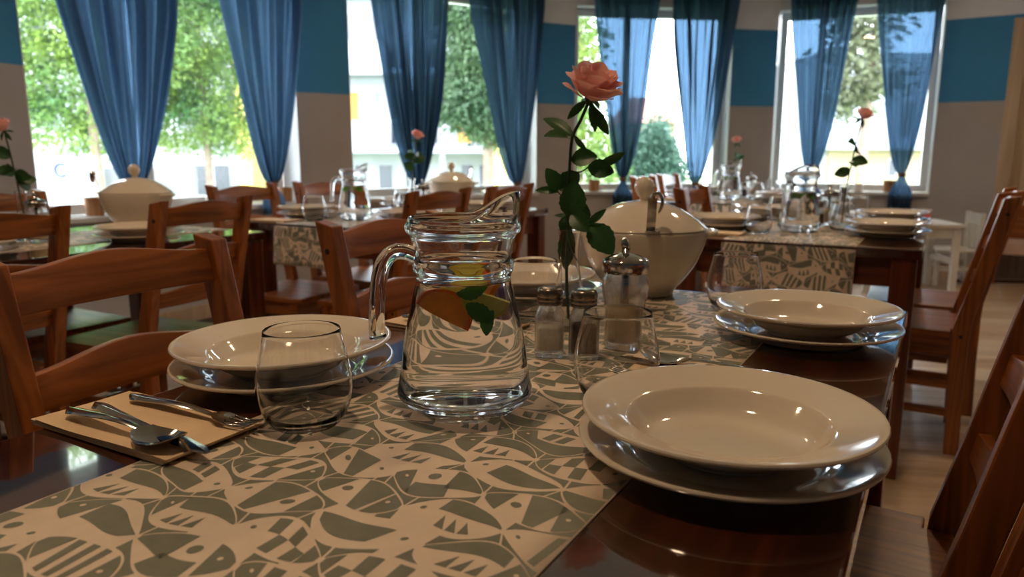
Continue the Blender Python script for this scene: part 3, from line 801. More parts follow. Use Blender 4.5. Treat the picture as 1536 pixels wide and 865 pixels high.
# ------------------------------------------------------------------ table runner with fish print
RW, RL, HANG, BR = .42, 1.35, .165, .022
S_TOT = RL + 2 * HANG
def rmap(t, s, lift):
    """t across 0..RW, s along 0..S_TOT -> local table coordinates"""
    x = t - RW / 2
    y0 = RL / 2 - BR + .003
    m = s - S_TOT / 2
    sg = 1 if m > 0 else -1
    m = abs(m); flat = y0; arc = BR * PI / 2
    if m <= flat: y, z, ny, nz = m, 0, 0, 1
    elif m <= flat + arc:
        a = (m - flat) / BR; y = flat + BR * math.sin(a); z = -BR + BR * math.cos(a); ny, nz = math.sin(a), math.cos(a)
    else:
        y = flat + BR; z = -BR - (m - flat - arc); ny, nz = 1, 0
        y += .012 * sstep(0, .15, -z - BR) * (1 + .3 * math.sin(x * 14))
    return (x, sg * (y + ny * lift), .7515 + z + nz * lift)
def make_runner():
    r = empty('table_runner')
    ss = []
    y0 = RL / 2 - BR; arc = BR * PI / 2
    e = S_TOT / 2 - y0
    ss = [i * (e - arc) / 8 for i in range(8)] + [e - arc + arc * i / 8 for i in range(9)]
    mid = [e + (S_TOT - 2 * e) * i / 30 for i in range(1, 30)]
    full = ss + mid + [S_TOT - q for q in reversed(ss)]
    nt = 10; vs = []; fs = []
    for s in full:
        for i in range(nt + 1): vs.append(rmap(RW * i / nt, s, 0))
    for j in range(len(full) - 1):
        for i in range(nt):
            k = j * (nt + 1) + i; fs.append((k, k + 1, k + nt + 2, k + nt + 1))
    cl = MB().add(vs, fs).build('cloth', M['cloth'], r, smooth=True, fix=False)
    sm = cl.modifiers.new('thickness', 'SOLIDIFY'); sm.thickness = .0012; sm.offset = 1 if False else -1
    # printed fish
    rnd = random.Random(11)
    LF, HR = .098, .047
    AMP = HR * .575
    dark = []; lightp = []
    def hh(xi):
        xi = max(0.0, min(1.0, xi)); return AMP * math.sin(PI * xi) ** .72
    def warp(x, y):
        return (x + .005 * math.sin(y * 41 + x * 13) + .003 * math.sin(y * 97 + 1.3), y + .005 * math.sin(x * 37 + y * 19) + .0025 * math.sin(x * 83 + 2))
    def emit_poly(pts, lst):
        lst.append([warp(*p) for p in pts])
    G = .0011
    rows = int(S_TOT / HR) + 3
    def rowoff(r): return (r % 2) * LF / 2 - LF * .7 + .003 * math.sin(r * 2.1)
    for rr in range(-1, rows):
        yc = rr * HR; off = rowoff(rr)
        for k in range(0, 7):
            x0 = off + k * LF
            flip = rnd.random() < .5
            def reg(xa, xb, ea, eb, sl0=0.0, sl1=0.0, n=7, lst=None):
                """region between head-fractions xa..xb, heights ea..eb (-1..1); slants shift the ends with height"""
                pts = []
                for i in range(n + 1):
                    q = xa + (xb - xa) * i / n; q += (sl0 * (1 - i / n) + sl1 * i / n) * ea
                    pts.append((q, ea))
                for i in range(n, -1, -1):
                    q = xa + (xb - xa) * i / n; q += (sl0 * (1 - i / n) + sl1 * i / n) * eb
                    pts.append((q, eb))
                out = []
                for q, e_ in pts:
                    q = max(.03, min(.97, q)); qq = 1 - q if flip else q
                    out.append((x0 + qq * LF, yc + e_ * max(0, hh(q) - G)))
                for i in range(n):
                    emit_poly([out[i], out[i + 1], out[2 * n - i], out[2 * n + 1 - i]], dark)
            def dot(xc, ec, rad, lst):
                qq = 1 - xc if flip else xc
                cx, cy = x0 + qq * LF, yc + ec * hh(xc)
                emit_poly([(cx + rad * math.cos(a * PI / 5), cy + rad * math.sin(a * PI / 5)) for a in range(10)], lst)
            kind = rnd.randrange(7)
            darkhead = rnd.random() < .55
            if darkhead:
                reg(.03, .27, -1, 1, 0, rnd.choice((-.05, .05))); dot(.17, .25, .0022, lightp)
            else:
                dot(.16, .2, .0026, dark)
            if kind == 0:
                for q in (.36, .50, .64): reg(q, q + .075, -.92, .92, .06, .06)
                reg(.80, .97, -1, 1)
            elif kind == 1:
                reg(.30, .97, .18, 1.0, 0, 0, 12)
                for q in (.36, .48, .60):
                    emit3 = [(q, -.75), (q + .10, -.75), (q + .05, -.05)]
                    emit_poly([(x0 + (1 - a if flip else a) * LF, yc + b * hh(a)) for a, b in emit3], dark)
            elif kind == 2:
                reg(.30, .62, -1, -.1, .03, -.05); reg(.58, .97, -.35, 1, 0, 0, 10); dot(.44, .42, .0058, dark)
            elif kind == 3:
                reg(.31, .97, -1, -.05, 0, 0, 12)
                for q in (.36, .52): reg(q, q + .11, .12, .85, .05, .05)
            elif kind == 4:
                for a in range(4):
                    for b in range(2):
                        if (a + b) % 2: reg(.31 + a * .13, .31 + (a + 1) * .13, -.9 + b * .9, -.9 + (b + 1) * .9, 0, 0, 3)
                reg(.85, .97, -1, 1)
            elif kind == 5:
                reg(.30, .55, -1, 1, -.06, .08); dot(.66, 0, .0052, dark); reg(.77, .97, -1, 1, -.04, 0)
            else:
                reg(.32, .92, -.55, .55, 0, .1, 10); 
            # spandrels between this row and the next one
        noff = rowoff(rr + 1)
        def yl(x):
            q = ((x - off) / LF) % 1.0; return yc + hh(q) + G
        def yu(x):
            q = ((x - noff) / LF) % 1.0; return yc + HR - hh(q) - G
        cuts = []
        k0 = -LF
        x = k0
        for k in range(9):
            cuts += [off + k * LF - LF, noff + k * LF - LF]
            if rnd.random() < .6: cuts.append(off + (k + rnd.uniform(.2, .4)) * LF - LF)
        cuts = sorted(cuts)
        for a, b in zip(cuts[:-1], cuts[1:]):
            if b - a < .006 or rnd.random() < .22: continue
            pts = []
            n = 8
            up = []; lo = []
            sl = rnd.uniform(-.008, .008)
            for i in range(n + 1):
                q = a + G + (b - a - 2 * G) * i / n
                l_, u_ = yl(q), yu(q)
                if u_ - l_ < .0012: u_ = l_ = (u_ + l_) / 2
                lo.append((q, l_)); up.append((q, u_))
            for i in range(n):
                if up[i][1] - lo[i][1] > 1e-5 or up[i + 1][1] - lo[i + 1][1] > 1e-5:
                    emit_poly([lo[i], lo[i + 1], up[i + 1], up[i]], dark)
    def clip_build(polys, lift, mat, name):
        bm = bmesh.new()
        for poly in polys:
            ps = []
            for p in poly:
                if not ps or (abs(p[0] - ps[-1][0]) + abs(p[1] - ps[-1][1])) > 1e-5: ps.append(p)
            if len(ps) < 3: continue
            ar = sum(ps[i][0] * ps[(i + 1) % len(ps)][1] - ps[(i + 1) % len(ps)][0] * ps[i][1] for i in range(len(ps)))
            if abs(ar) < 2e-8: continue
            if ar < 0: ps = ps[::-1]
            try: bm.faces.new([bm.verts.new((p[0], p[1], 0)) for p in ps])
            except ValueError: pass
        bmesh.ops.triangulate(bm, faces=bm.faces, ngon_method='EAR_CLIP')
        for co, no in (((.0015, 0, 0), (-1, 0, 0)), ((RW - .0015, 0, 0), (1, 0, 0)), ((0, .002, 0), (0, -1, 0)), ((0, S_TOT - .002, 0), (0, 1, 0))):
            bmesh.ops.bisect_plane(bm, geom=bm.verts[:] + bm.edges[:] + bm.faces[:], plane_co=co, plane_no=no, clear_outer=True)
        for q in ss[1:] + [S_TOT - q for q in ss[1:]]:
            bmesh.ops.bisect_plane(bm, geom=bm.verts[:] + bm.edges[:] + bm.faces[:], plane_co=(0, q, 0), plane_no=(0, 1, 0))
        for v in bm.verts: v.co = rmap(v.co.x, v.co.y, lift)
        bmesh.ops.recalc_face_normals(bm, faces=bm.faces)
        me = bpy.data.meshes.new(name); bm.to_mesh(me); bm.free(); me.materials.append(mat)
        for p in me.polygons:
            p.use_smooth = False
        return link(bpy.data.objects.new(name, me), r)
    tag(clip_build(dark, .00018, M['print'], 'fish_print'), kind='stuff')
    tag(clip_build(lightp, .00034, M['cloth'], 'fish_eye_print'), kind='stuff')
    return r
rproto = make_runner()
for k, (du, dv) in TABLES.items():
    place(rproto, W(T_CU + du + (-.055 if k == 'front' else .05), T_CX + dv - .005), TROT, 'beige runner with grey-green fish print down the %s' % T_NAME[k], 'runner', 'fish print runners')

# ------------------------------------------------------------------ tableware prototypes
TZ = .7518      # on the runner
TW = .7502      # on the bare table top
def lathe_obj(name, prof, mat, n=64, parent=None, cap=True, **k):
    o = MB().lathe(dens(prof), n, cap0=cap, cap1=cap).build(name, mat, parent, smooth=True, fix=not cap, **k)
    return shade_auto(o, 50)
soup = lathe_obj('soup_plate', [(.0004, .004), (.05, .004), (.0545, .0003), (.0595, .0003), (.063, .004), (.082, .015), (.0945, .027), (.134, .0395), (.1376, .0415), (.1385, .0435), (.1376, .0452), (.134, .0452),
         (.099, .0345), (.0945, .0325), (.088, .0245), (.076, .0125), (.06, .0085), (.03, .0078), (.0004, .0078)], M['ceramic'], 96)
dinner = lathe_obj('dinner_plate', [(.0004, .003), (.075, .003), (.080, 0), (.086, 0), (.09, .004), (.101, .0105), (.137, .0205), (.1405, .0222), (.1414, .0242), (.1405, .0258), (.137, .0256),
         (.103, .0155), (.097, .0125), (.088, .0078), (.07, .007), (.0004, .007)], M['ceramic'], 96)
tumbler = lathe_obj('water_glass', [(.0003, .0015), (.026, .001), (.032, 0), (.037, .003), (.0440, .013), (.0490, .028), (.0507, .042), (.0501, .056), (.0470, .073), (.0430, .090), (.0402, .1048), (.0397, .1058), (.0391, .1048),
         (.0419, .090), (.0459, .073), (.0490, .056), (.0496, .042), (.0478, .029), (.0425, .0155), (.033, .009), (.02, .0075), (.0003, .0075)], M['thin_glass'], 64)

WLINE = .150
def make_jug():
    j = empty('glass_jug')
    outer_p = [(.0003, .002), (.040, .002), (.050, 0), (.056, .002), (.067, .011), (.0752, .0195), (.0768, .0235), (.0755, .031), (.0715, .052), (.0675, .085), (.0612, .113), (.0557, .138), (.0528, .150), (.0532, .157),
               (.0557, .162), (.0562, .166), (.0557, .170), (.0533, .175), (.0540, .182), (.0572, .196), (.0590, .201), (.0625, .2040), (.0638, .2075), (.0636, .2115), (.0618, .2145), (.0608, .2165), (.0603, .2192), (.0594, .2204)]
    inner_p = [(.0582, .2204), (.0575, .2190), (.0572, .2165), (.0560, .206), (.0535, .194), (.0505, .179), (.0498, .168), (.0494, .156), (.0495, .150), (.0522, .138), (.0577, .113), (.0640, .085), (.0682, .052), (.0722, .031), (.0724, .0270), (.068, .0225), (.055, .0195), (.03, .0182), (.0003, .018)]
    outer_p = dens(outer_p); iu = dens(inner_p[:9]); il = dens(inner_p[8:])
    prof = outer_p + iu + il[1:]
    n = 72
    def mod(p, a, jx):
        x, y, z = p
        if z > .2165:
            g = min(1.0, (z - .2165) / .0030); c = math.cos(a)
            w = sstep(-.05, .98, c) ** 1.15 * g
            return (x * (1 + .05 * w), y * (1 - .28 * w * sstep(.3, .95, c)), z + .0270 * w)
        return p
    mb = MB(); mb.lathe(prof, n, mod=mod, cap0=True, cap1=True)
    lo = len(outer_p) + len(iu) - 1
    for fi in range(len(prof) - 1):
        if fi >= lo:
            for i in range(n): mb.m[fi * n + i] = 1
    mb.m[-1] = 1
    shade_auto(mb.build('body', [M['glass'], M['glass_water']], j, smooth=True, fix=False), 50)
    hp = smooth_path([(-.052, 0, .176), (-.064, 0, .181), (-.078, 0, .180), (-.089, 0, .168), (-.095, 0, .145), (-.098, 0, .115), (-.0985, 0, .092), (-.0975, 0, .083)], 5)
    MB().tube(hp, [.0092] * (len(hp) - 4) + [.0095, .0098, .0098, .0092], 16).build('handle', M['glass'], j, smooth=True)
    return j
jug = make_jug()
def make_water():
    return MB().lathe([(.0494, WLINE + .0016), (.0488, WLINE + .0003), (.046, WLINE), (.02, WLINE), (.0003, WLINE)], 64, cap1=True).build('jug_water', M['water'], smooth=True, fix=False)
water = make_water()
def make_slice(name, rad, half, m_f, m_p):
    o = empty(name)
    def disc(r0, r1, t, sl):
        n = 28; vs = []; fs = []
        a0, a1 = (0, PI) if half else (0, 2 * PI)
        for i in range(n + 1):
            a = a0 + (a1 - a0) * i / n
            for r_, z in ((r0, -t), (r1, -t), (r1, t), (r0, t)): vs.append((r_ * math.cos(a), r_ * math.sin(a), z))
        for i in range(n):
            for k in range(4):
                m = (k + 1) % 4; fs.append((i * 4 + k, i * 4 + m, i * 4 + 4 + m, i * 4 + 4 + k))
        fs += [(0, 1, 2, 3), tuple(n * 4 + i for i in (3, 2, 1, 0))]
        return MB().add(vs, fs)
    disc(.0005, rad * .86, .0028, 0).build('flesh', m_f, o)
    disc(rad * .87, rad, .0031, 0).build('peel', m_p, o)
    return o
orange = make_slice('orange_slice', .031, True, M['orange_flesh'], M['orange_peel'])
lemon = make_slice('lemon_slice', .026, True, M['lemon_flesh'], M['lemon_peel'])
def leaf_mesh(mat, L=1.0, wd=.5, curl=.25, fold=.15, serr=.04, n=12, m=6, name='leaf'):
    vs = []; fs = []
    for i in range(n + 1):
        b = i / n
        w = wd * .5 * math.sin(PI * min(1, b * .97 + .02)) ** .75 * (1 + serr * (1 if i % 2 else -1))
        for j in range(m + 1):
            a = -1 + 2 * j / m
            vs.append((a * w * L, b * L, L * (-curl * b * b + fold * abs(a) * w * 2 - .0)))
    for i in range(n):
        for j in range(m):
            k = i * (m + 1) + j; fs.append((k, k + 1, k + m + 2, k + m + 1))
    return MB().add(vs, fs).mesh(name, mat, smooth=True, fix=False)
LEAF = leaf_mesh(M['rose_leaf'], 1, .74)
LEAFN = leaf_mesh(M['rose_leaf'], 1, .36, .35)
MINT = leaf_mesh(M['mint'], 1, .6, .3, .2, .06)
LIME = leaf_mesh(M['lime'], 1, .7, .3, .2, .06)
def orient(o, base, tip, roll=0.0, face=None):
    d = Vector(tip) - Vector(base); L = d.length; d.normalize()
    f = Vector(face) if face else Vector((0, -1, .35))
    x = d.cross(f).normalized(); z = x.cross(d).normalized()
    if roll: 
        R = Matrix.Rotation(roll, 3, d); x = R @ x; z = R @ z
    mt = Matrix((x, d, z)).transposed().to_4x4()
    mt = Matrix.Translation(base) @ mt @ Matrix.Scale(L, 4)
    o.matrix_local = mt
    return o

def petal(R, H, wd, th, curl, n=8, m=8, point=.16):
    vs = []; fs = []
    for i in range(n + 1):
        b = i / n
        for j in range(m + 1):
            a = -1 + 2 * j / m
            be = b * (1 - point * abs(a) ** 2.2 * b)
            r = R * (1 - (1 - be) ** 2.2) + curl * R * sstep(.6, 1, be) * .55 - .0
            h = H * (be ** 1.15) - curl * H * .55 * sstep(.7, 1.0, be)
            w = wd * (math.sin(PI * (.10 + .68 * be)) ** .8)
            ang = th + a * w
            rr = r * (1 - .08 * a * a)
            vs.append((rr * math.cos(ang), rr * math.sin(ang), h))
    for i in range(n):
        for j in range(m):
            k = i * (m + 1) + j; fs.append((k, k + 1, k + m + 2, k + m + 1))
    return MB().add(vs, fs)
def make_rose(path, leaves, twigs, tilt, head=1.0, rough=False, seed=1):
    """path: stem points local to the vase; leaves: (base, tip, kind, roll)"""
    rnd = random.Random(seed)
    o = empty('rose')
    sp = smooth_path(path, 6)
    MB().tube(sp, [.0026] * len(sp), 8).build('stem', M['stem'], o, smooth=True)
    for t in twigs:
        MB().tube(smooth_path(t, 4), .0012, 6).build('twig', M['stem'], o, smooth=True)
    for b, t, kd, roll in leaves:
        orient(link(bpy.data.objects.new('leaf', LEAF if kd else LEAFN), o), b, t, roll)
    hd = Matrix.Translation(path[-1]) @ Matrix.Rotation(tilt[1], 4, 'Y') @ Matrix.Rotation(tilt[0], 4, 'X') @ Matrix.Scale(head, 4)
    layers = [(2, .006, .052, 1.5, -.1), (3, .011, .055, 1.1, 0), (4, .018, .058, .95, .08), (5, .027, .060, .80, .15), (5, .035, .056, .74, .24), (6, .042, .046, .66, .34), (4, .046, .026, .55, .35)]
    if rough: layers = layers[1:6]
    k = 0
    for n, R, H, wd, cu in layers:
        for i in range(n):
            th = k * 2.399 * .35 + i * 2 * PI / n + rnd.uniform(-.15, .15)
            q = petal(R * rnd.uniform(.94, 1.06), H * rnd.uniform(.92, 1.08), wd, th, cu + rnd.uniform(-.05, .05)).build('petal', M['petal'], o, smooth=True, fix=False)
            q.matrix_local = hd
        k += 1
    MB().lathe([(.0005, -.010), (.005, -.008), (.0075, -.001), (.009, .004)], 12, cap0=True).build('calyx', M['stem'], o, smooth=True).matrix_local = hd
    for i in range(4):
        a = i * PI / 2 + .6
        s = link(bpy.data.objects.new('sepal', LEAFN), o)
        b = hd @ Vector((.006 * math.cos(a), .006 * math.sin(a), -.002)); t = hd @ Vector((.036 * math.cos(a), .036 * math.sin(a), -.012 - .008 * i))
        orient(s, b, t)
    return o

def make_vase():
    return lathe_obj('bud_vase', [(.0003, .003), (.026, .002), (.033, 0), (.0355, .006), (.0348, .022), (.0310, .042), (.0235, .070), (.0178, .095), (.0158, .115), (.0160, .140), (.0192, .163), (.0197, .165), (.0187, .1655),
            (.0148, .140), (.0146, .115), (.0166, .095), (.0222, .070), (.0296, .043), (.0328, .023), (.032, .010), (.02, .007), (.0003, .007)], M['thin_glass'], 48)
vase = make_vase()

def make_tureen():
    t = empty('tureen')
    ox = lambda k: (lambda p, a, j: (p[0] * (1.06 + .06 * k), p[1] * .94, p[2]))
    body = [(.0005, .006), (.050, .005), (.056, 0), (.062, .002), (.063, .008), (.066, .014), (.082, .032), (.100, .060), (.113, .090), (.120, .115), (.1235, .132), (.1225, .136), (.1185, .135), (.114, .115), (.106, .090), (.093, .060), (.075, .036), (.05, .02), (.0005, .018)]
    MB().lathe(dens(body), 80, mod=ox(0), cap0=True, cap1=True).build('body', M['ceramic'], t, smooth=True)
    lid = [(.0005, .194), (.018, .1935), (.045, .188), (.075, .175), (.100, .158), (.116, .145), (.1235, .1385), (.1235, .1372), (.112, .1380), (.09, .150), (.05, .172), (.0005, .182)]
    ld = MB().lathe(dens(lid), 80, mod=ox(0), cap0=True, cap1=True).build('lid', M['ceramic'], t, smooth=True)
    MB().lathe([(.009, .191), (.009, .199), (.013, .203), (.019, .213), (.0205, .223), (.018, .233), (.010, .240), (.0005, .242)], 32, cap1=True).build('knob', M['ceramic'], ld, smooth=True)
    for sx in (-1, 1):
        p = smooth_path([(sx * .124, -.03, .128), (sx * .139, -.022, .130), (sx * .144, 0, .131), (sx * .139, .022, .130), (sx * .124, .03, .128)], 4)
        MB().tube(p, .0075, 10, flat=.8).build('handle', M['ceramic'], t, smooth=True)
    return t
tureen = make_tureen()
def make_ladle():
    l = empty('soup_ladle')
    # local: handle rises at the rim in front (-y); bowl lies inside
    pts = [(0, -.115, .140), (0, -.121, .160), (0, -.127, .185), (0, -.131, .207)]
    vs = []; fs = []
    for i, p in enumerate(pts):
        for dx, dy in ((-.0085, -.0014), (.0085, -.0014), (.0085, .0014), (-.0085, .0014)): vs.append((p[0] + dx, p[1] + dy, p[2]))
    for i in range(len(pts) - 1):
        for k in range(4):
            m = (k + 1) % 4; fs.append((i * 4 + k, i * 4 + m, i * 4 + 4 + m, i * 4 + 4 + k))
    fs += [(3, 2, 1, 0), tuple((len(pts) - 1) * 4 + i for i in range(4))]
    MB().add(vs, fs).build('handle', M['chrome'], l)
    hk = smooth_path([(.000, -.131, .206), (.004, -.134, .214), (.012, -.137, .214), (.017, -.139, .204), (.016, -.139, .190), (.011, -.138, .178)], 4)
    MB().tube(hk, [.0085] * (len(hk) - 5) + [.0085, .0078, .0066, .005, .003], 10, flat=.4).build('hook', M['chrome'], l, smooth=True)
    MB().lathe([(.014, .1395), (.014, .1425), (.006, .144), (.0005, .144)], 16, cx=.004, cy=-.117, cap0=True, cap1=True).build('stop_plate', M['chrome'], l, smooth=True)
    return l
ladle = make_ladle()

def squircle(prof, n=40, ex=4.0):
    mb = MB()
    def mod(p, a, j):
        c, s = math.cos(a), math.sin(a); r = prof[j][0]; k = prof[j][2]
        d = (abs(c) ** k + abs(s) ** k) ** (-1 / k)
        return (r * d * c, r * d * s, p[2])
    mb.lathe([(q[0], q[1]) for q in prof], n, mod=mod, cap0=True, cap1=True)
    return mb
def make_shaker(name):
    o = empty(name)
    pr = [(.0004, .002, 5), (.016, .001, 5), (.0195, 0, 5), (.0208, .004, 6), (.0208, .055, 6), (.0200, .062, 4), (.0175, .069, 2.5), (.0155, .073, 2), (.0155, .078, 2),
          (.0138, .078, 2), (.0138, .072, 2), (.0162, .067, 2.5), (.0182, .060, 4), (.0188, .054, 6), (.0188, .009, 6), (.012, .007, 4), (.0004, .007, 2)]
    shade_auto(squircle(dens(pr)).build('bottle', M['bottle_glass'], o, smooth=True, fix=False), 50)
    cap = [(.0145, .0755), (.0182, .0755), (.0186, .077), (.0186, .0795), (.0176, .0805), (.0188, .083), (.0188, .0850), (.0178, .0865), (.0189, .0890), (.0186, .0945), (.0170, .0985), (.012, .1005), (.0004, .1010)]
    c = MB().lathe(dens(cap, .002), 40, cap1=True).build('screw_cap', M['capmetal'], o, smooth=True)
    for i in range(7):
        a = i * PI / 3; r_ = 0 if i == 6 else .0065
        h = MB().lathe([(.0009, 0), (.0009, .0003)], 8, cap1=True).build('pour_hole', M['bolt'], c)
        h.location = (r_ * math.cos(a), r_ * math.sin(a), .1009 if i == 6 else .1007)
    return o
salt = make_shaker('salt_shaker'); pepper = make_shaker('pepper_shaker')
def fill_mesh(name, top, mat, rad=.0182, bot=.0098):
    def t(a): return 0
    return squircle([(.0004, bot, 5), (rad - .004, bot, 5), (rad, bot + .002, 6), (rad, top, 6), (rad * .6, top + .002, 3), (.0004, top + .003, 2)], 32).build(name, mat, smooth=True)
saltfill = fill_mesh('salt', .042, M['salt']); pepfill = fill_mesh('ground_pepper', .050, M['pepper'])
def make_sugar():
    o = empty('sugar_dispenser')
    def fl(p, a, j): 
        k = 1 + .018 * math.cos(10 * a) if .012 < p[2] < .10 else 1
        return (p[0] * k, p[1] * k, p[2])
    pr = [(.0004, .003), (.022, .002), (.0290, 0), (.0312, .006), (.0310, .020), (.0298, .055), (.0312, .070), (.0345, .090), (.0340, .104), (.0305, .113), (.0305, .121),
          (.0280, .121), (.0280, .113), (.0318, .103), (.0322, .091), (.0288, .071), (.0274, .055), (.0286, .021), (.0280, .012), (.02, .010), (.0004, .010)]
    shade_auto(MB().lathe(dens(pr), 80, mod=fl, cap0=True, cap1=True).build('jar', M['bottle_glass'], o, smooth=True, fix=False), 50)
    ld = lathe_obj('lid', [(.0300, .115), (.0338, .115), (.0342, .117), (.0342, .130), (.0325, .134), (.022, .1395), (.008, .1435), (.0004, .144)], M['chrome'], 48, o, cap=False)
    MB().tube([(0, 0, .020), (0, 0, .08), (0, 0, .150)], .0062, 14).build('pour_tube', M['chrome'], ld, smooth=True)
    MB().tube([(.001, 0, .148), (-.002, 0, .156), (-.004, 0, .166)], [.0062, .0060, .0035], 12).build('spout', M['chrome'], ld, smooth=True)
    return o
sugar = make_sugar()
sugarfill = MB().lathe([(.0065, .0112), (.020, .0112), (.0272, .0135), (.0278, .021), (.0266, .054), (.0268, .060), (.018, .066), (.0065, .068)], 48).build('sugar', M['sugar'], smooth=True)

def make_napkin():
    o = empty('paper_napkin')
    L, Wd = .222, .122
    for k in range(4):
        n = 14; m = 8; vs = []; fs = []
        ox = .0025 * k; w = Wd - .004 * k
        for side in (0, 1):
            for i in range(n + 1):
                for j in range(m + 1):
                    x = -L / 2 + L * i / n; y = -Wd / 2 + w * j / m
                    z = .0006 + .0017 * k + side * .0014 + .0010 * math.sin(x * 30 + k) * math.sin(y * 40 + 1) * (k / 3)
                    e = 1 - min(1, (j / m) * 5)
                    z -= e * .0004 * k * (1 - side)
                    vs.append((x + ox * (1 if k % 2 else -.5), y, max(z, .0003 + side * .0012)))
        N = (n + 1) * (m + 1)
        for i in range(n):
            for j in range(m):
                q = i * (m + 1) + j
                fs.append((q, q + 1, q + m + 2, q + m + 1)); fs.append((N + q, N + q + m + 1, N + q + m + 2, N + q + 1))
        for i in range(n):
            for j in (0, m):
                q = i * (m + 1) + j; fs.append((q, q + m + 1, N + q + m + 1, N + q))
        for j in range(m):
            for i in (0, n):
                q = i * (m + 1) + j; fs.append((q, q + 1, N + q + 1, N + q))
        MB().add(vs, fs).build('paper_layer', M['napkin'], o, smooth=False)
    return o
napkin = make_napkin()
def strip(pts, thick=.0016, ncross=6):
    """pts: (x, z, halfwidth, crown) along +x"""
    vs = []; fs = []; m = ncross
    for (x, z, w, cr) in pts:
        for sd in (0, 1):
            for j in range(m + 1):
                a = -1 + 2 * j / m
                vs.append((x, a * w, z + cr * (1 - a * a) - sd * thick * (1 - .6 * abs(a) ** 3)))
    R = 2 * (m + 1)
    for i in range(len(pts) - 1):
        b = i * R
        for j in range(m):
            fs.append((b + j, b + j + 1, b + R + j + 1, b + R + j)); c = b + m + 1
            fs.append((c + j, c + R + j, c + R + j + 1, c + j + 1))
        fs.append((b, b + R, b + R + m + 1, b + m + 1)); fs.append((b + m, b + 2 * m + 1, b + R + 2 * m + 1, b + R + m))
    fs.append(tuple(range(0, m + 1)) + tuple(range(2 * m + 1, m, -1)))
    e = (len(pts) - 1) * R
    fs.append(tuple(e + j for j in range(m, -1, -1)) + tuple(e + j for j in range(m + 1, 2 * m + 2)))
    return MB().add(vs, fs)
def handle_pts(L, z0=.004):
    out = []
    for i in range(13):
        q = i / 12
        w = .0100 * (1 - q) + .0036 * q if q > .12 else .0100 * math.sqrt(max(.08, 1 - (1 - q / .12) ** 2))
        out.append((q * L, z0 + .006 * math.sin(PI * q) * q + .002, w, .0022 * (1 - q) + .0008))
    return out
def make_spoon():
    o = empty('soup_spoon')
    shade_auto(strip(handle_pts(.135), .0022).build('handle', M['chrome'], o), 50)
    bw = []
    for i in range(15):
        q = i / 14; w = .0035 + .0185 * math.sin(PI * min(1, .06 + .90 * q)) ** .7
        bw.append((.134 + q * .066, .0068 - .0065 * math.sin(PI * q) + .002 * q, w, -.006 * math.sin(PI * q) + .0005))
    shade_auto(strip(bw, .0012, 10).build('bowl', M['chrome'], o), 60)
    return o
def make_knife():
    o = empty('table_knife')
    shade_auto(strip([(x, .0052, w * .92, .0026) for x, z, w, c in handle_pts(.115)], .0044).build('handle', M['chrome'], o), 50)
    bl = [(.113 + .11 * i / 10, .0045, .0052 + .0048 * math.sin(PI * min(.97, .12 + .80 * i / 10)), .0004) for i in range(10)] + [(.226, .0042, .003, .0002)]
    shade_auto(strip(bl, .0012).build('blade', M['chrome'], o), 50)
    return o
def make_fork():
    o = empty('table_fork')
    shade_auto(strip(handle_pts(.135), .0022).build('handle', M['chrome'], o), 50)
    hd = [(.134, .0070, .0038, .0008), (.142, .0080, .0075, -.0005), (.150, .0072, .0115, -.0012), (.160, .0058, .0122, -.0012)]
    shade_auto(strip(hd, .0014).build('head', M['chrome'], o), 50)
    for k in range(4):
        y = -.0102 + .0068 * k
        t = MB().tube(smooth_path([(.159, y, .0052), (.172, y, .0040), (.186, y, .0046), (.200, y, .0082)], 4), [.0018] * 10 + [.0015, .0012, .0008], 6).build('tine', M['chrome'], o, smooth=True)
    return o
spoon, knife, fork = make_spoon(), make_knife(), make_fork()

# ------------------------------------------------------------------ laying the tables
SEATS = dict(nl=(.665, -.728, 'near window-side seat'), fl=(1.300, -.715, 'far window-side seat'), nr=(.685, -.158, 'near aisle-side seat'), fr=(1.228, -.170, 'far aisle-side seat'))
GL = dict(nl=(.550, -.575), fl=(1.130, -.607), nr=(.800, -.318), fr=(1.397, -.323))
def rose_simple(lean, hgt, seed):
    rnd = random.Random(seed)
    path = [(0, 0, .012), (.002, 0, .08), (lean[0] * .2, lean[1] * .2, .17), (lean[0] * .6, lean[1] * .6, .17 + (hgt - .17) * .55), (lean[0], lean[1], hgt)]
    lv = []
    for i in range(7):
        q = rnd.uniform(.12, .75); z = .17 + (hgt - .17) * q * .8
        b = (lean[0] * (.2 + .6 * q), lean[1] * (.2 + .6 * q), z); a = i * 2.4 + seed
        lv.append((b, (b[0] + .055 * math.cos(a), b[1] + .055 * math.sin(a), z + rnd.uniform(-.015, .03)), 1, rnd.uniform(-.5, .5)))
    return make_rose(path, lv, [], (math.radians(18), math.radians(20 if lean[0] > 0 else -15)), .72, True, seed)

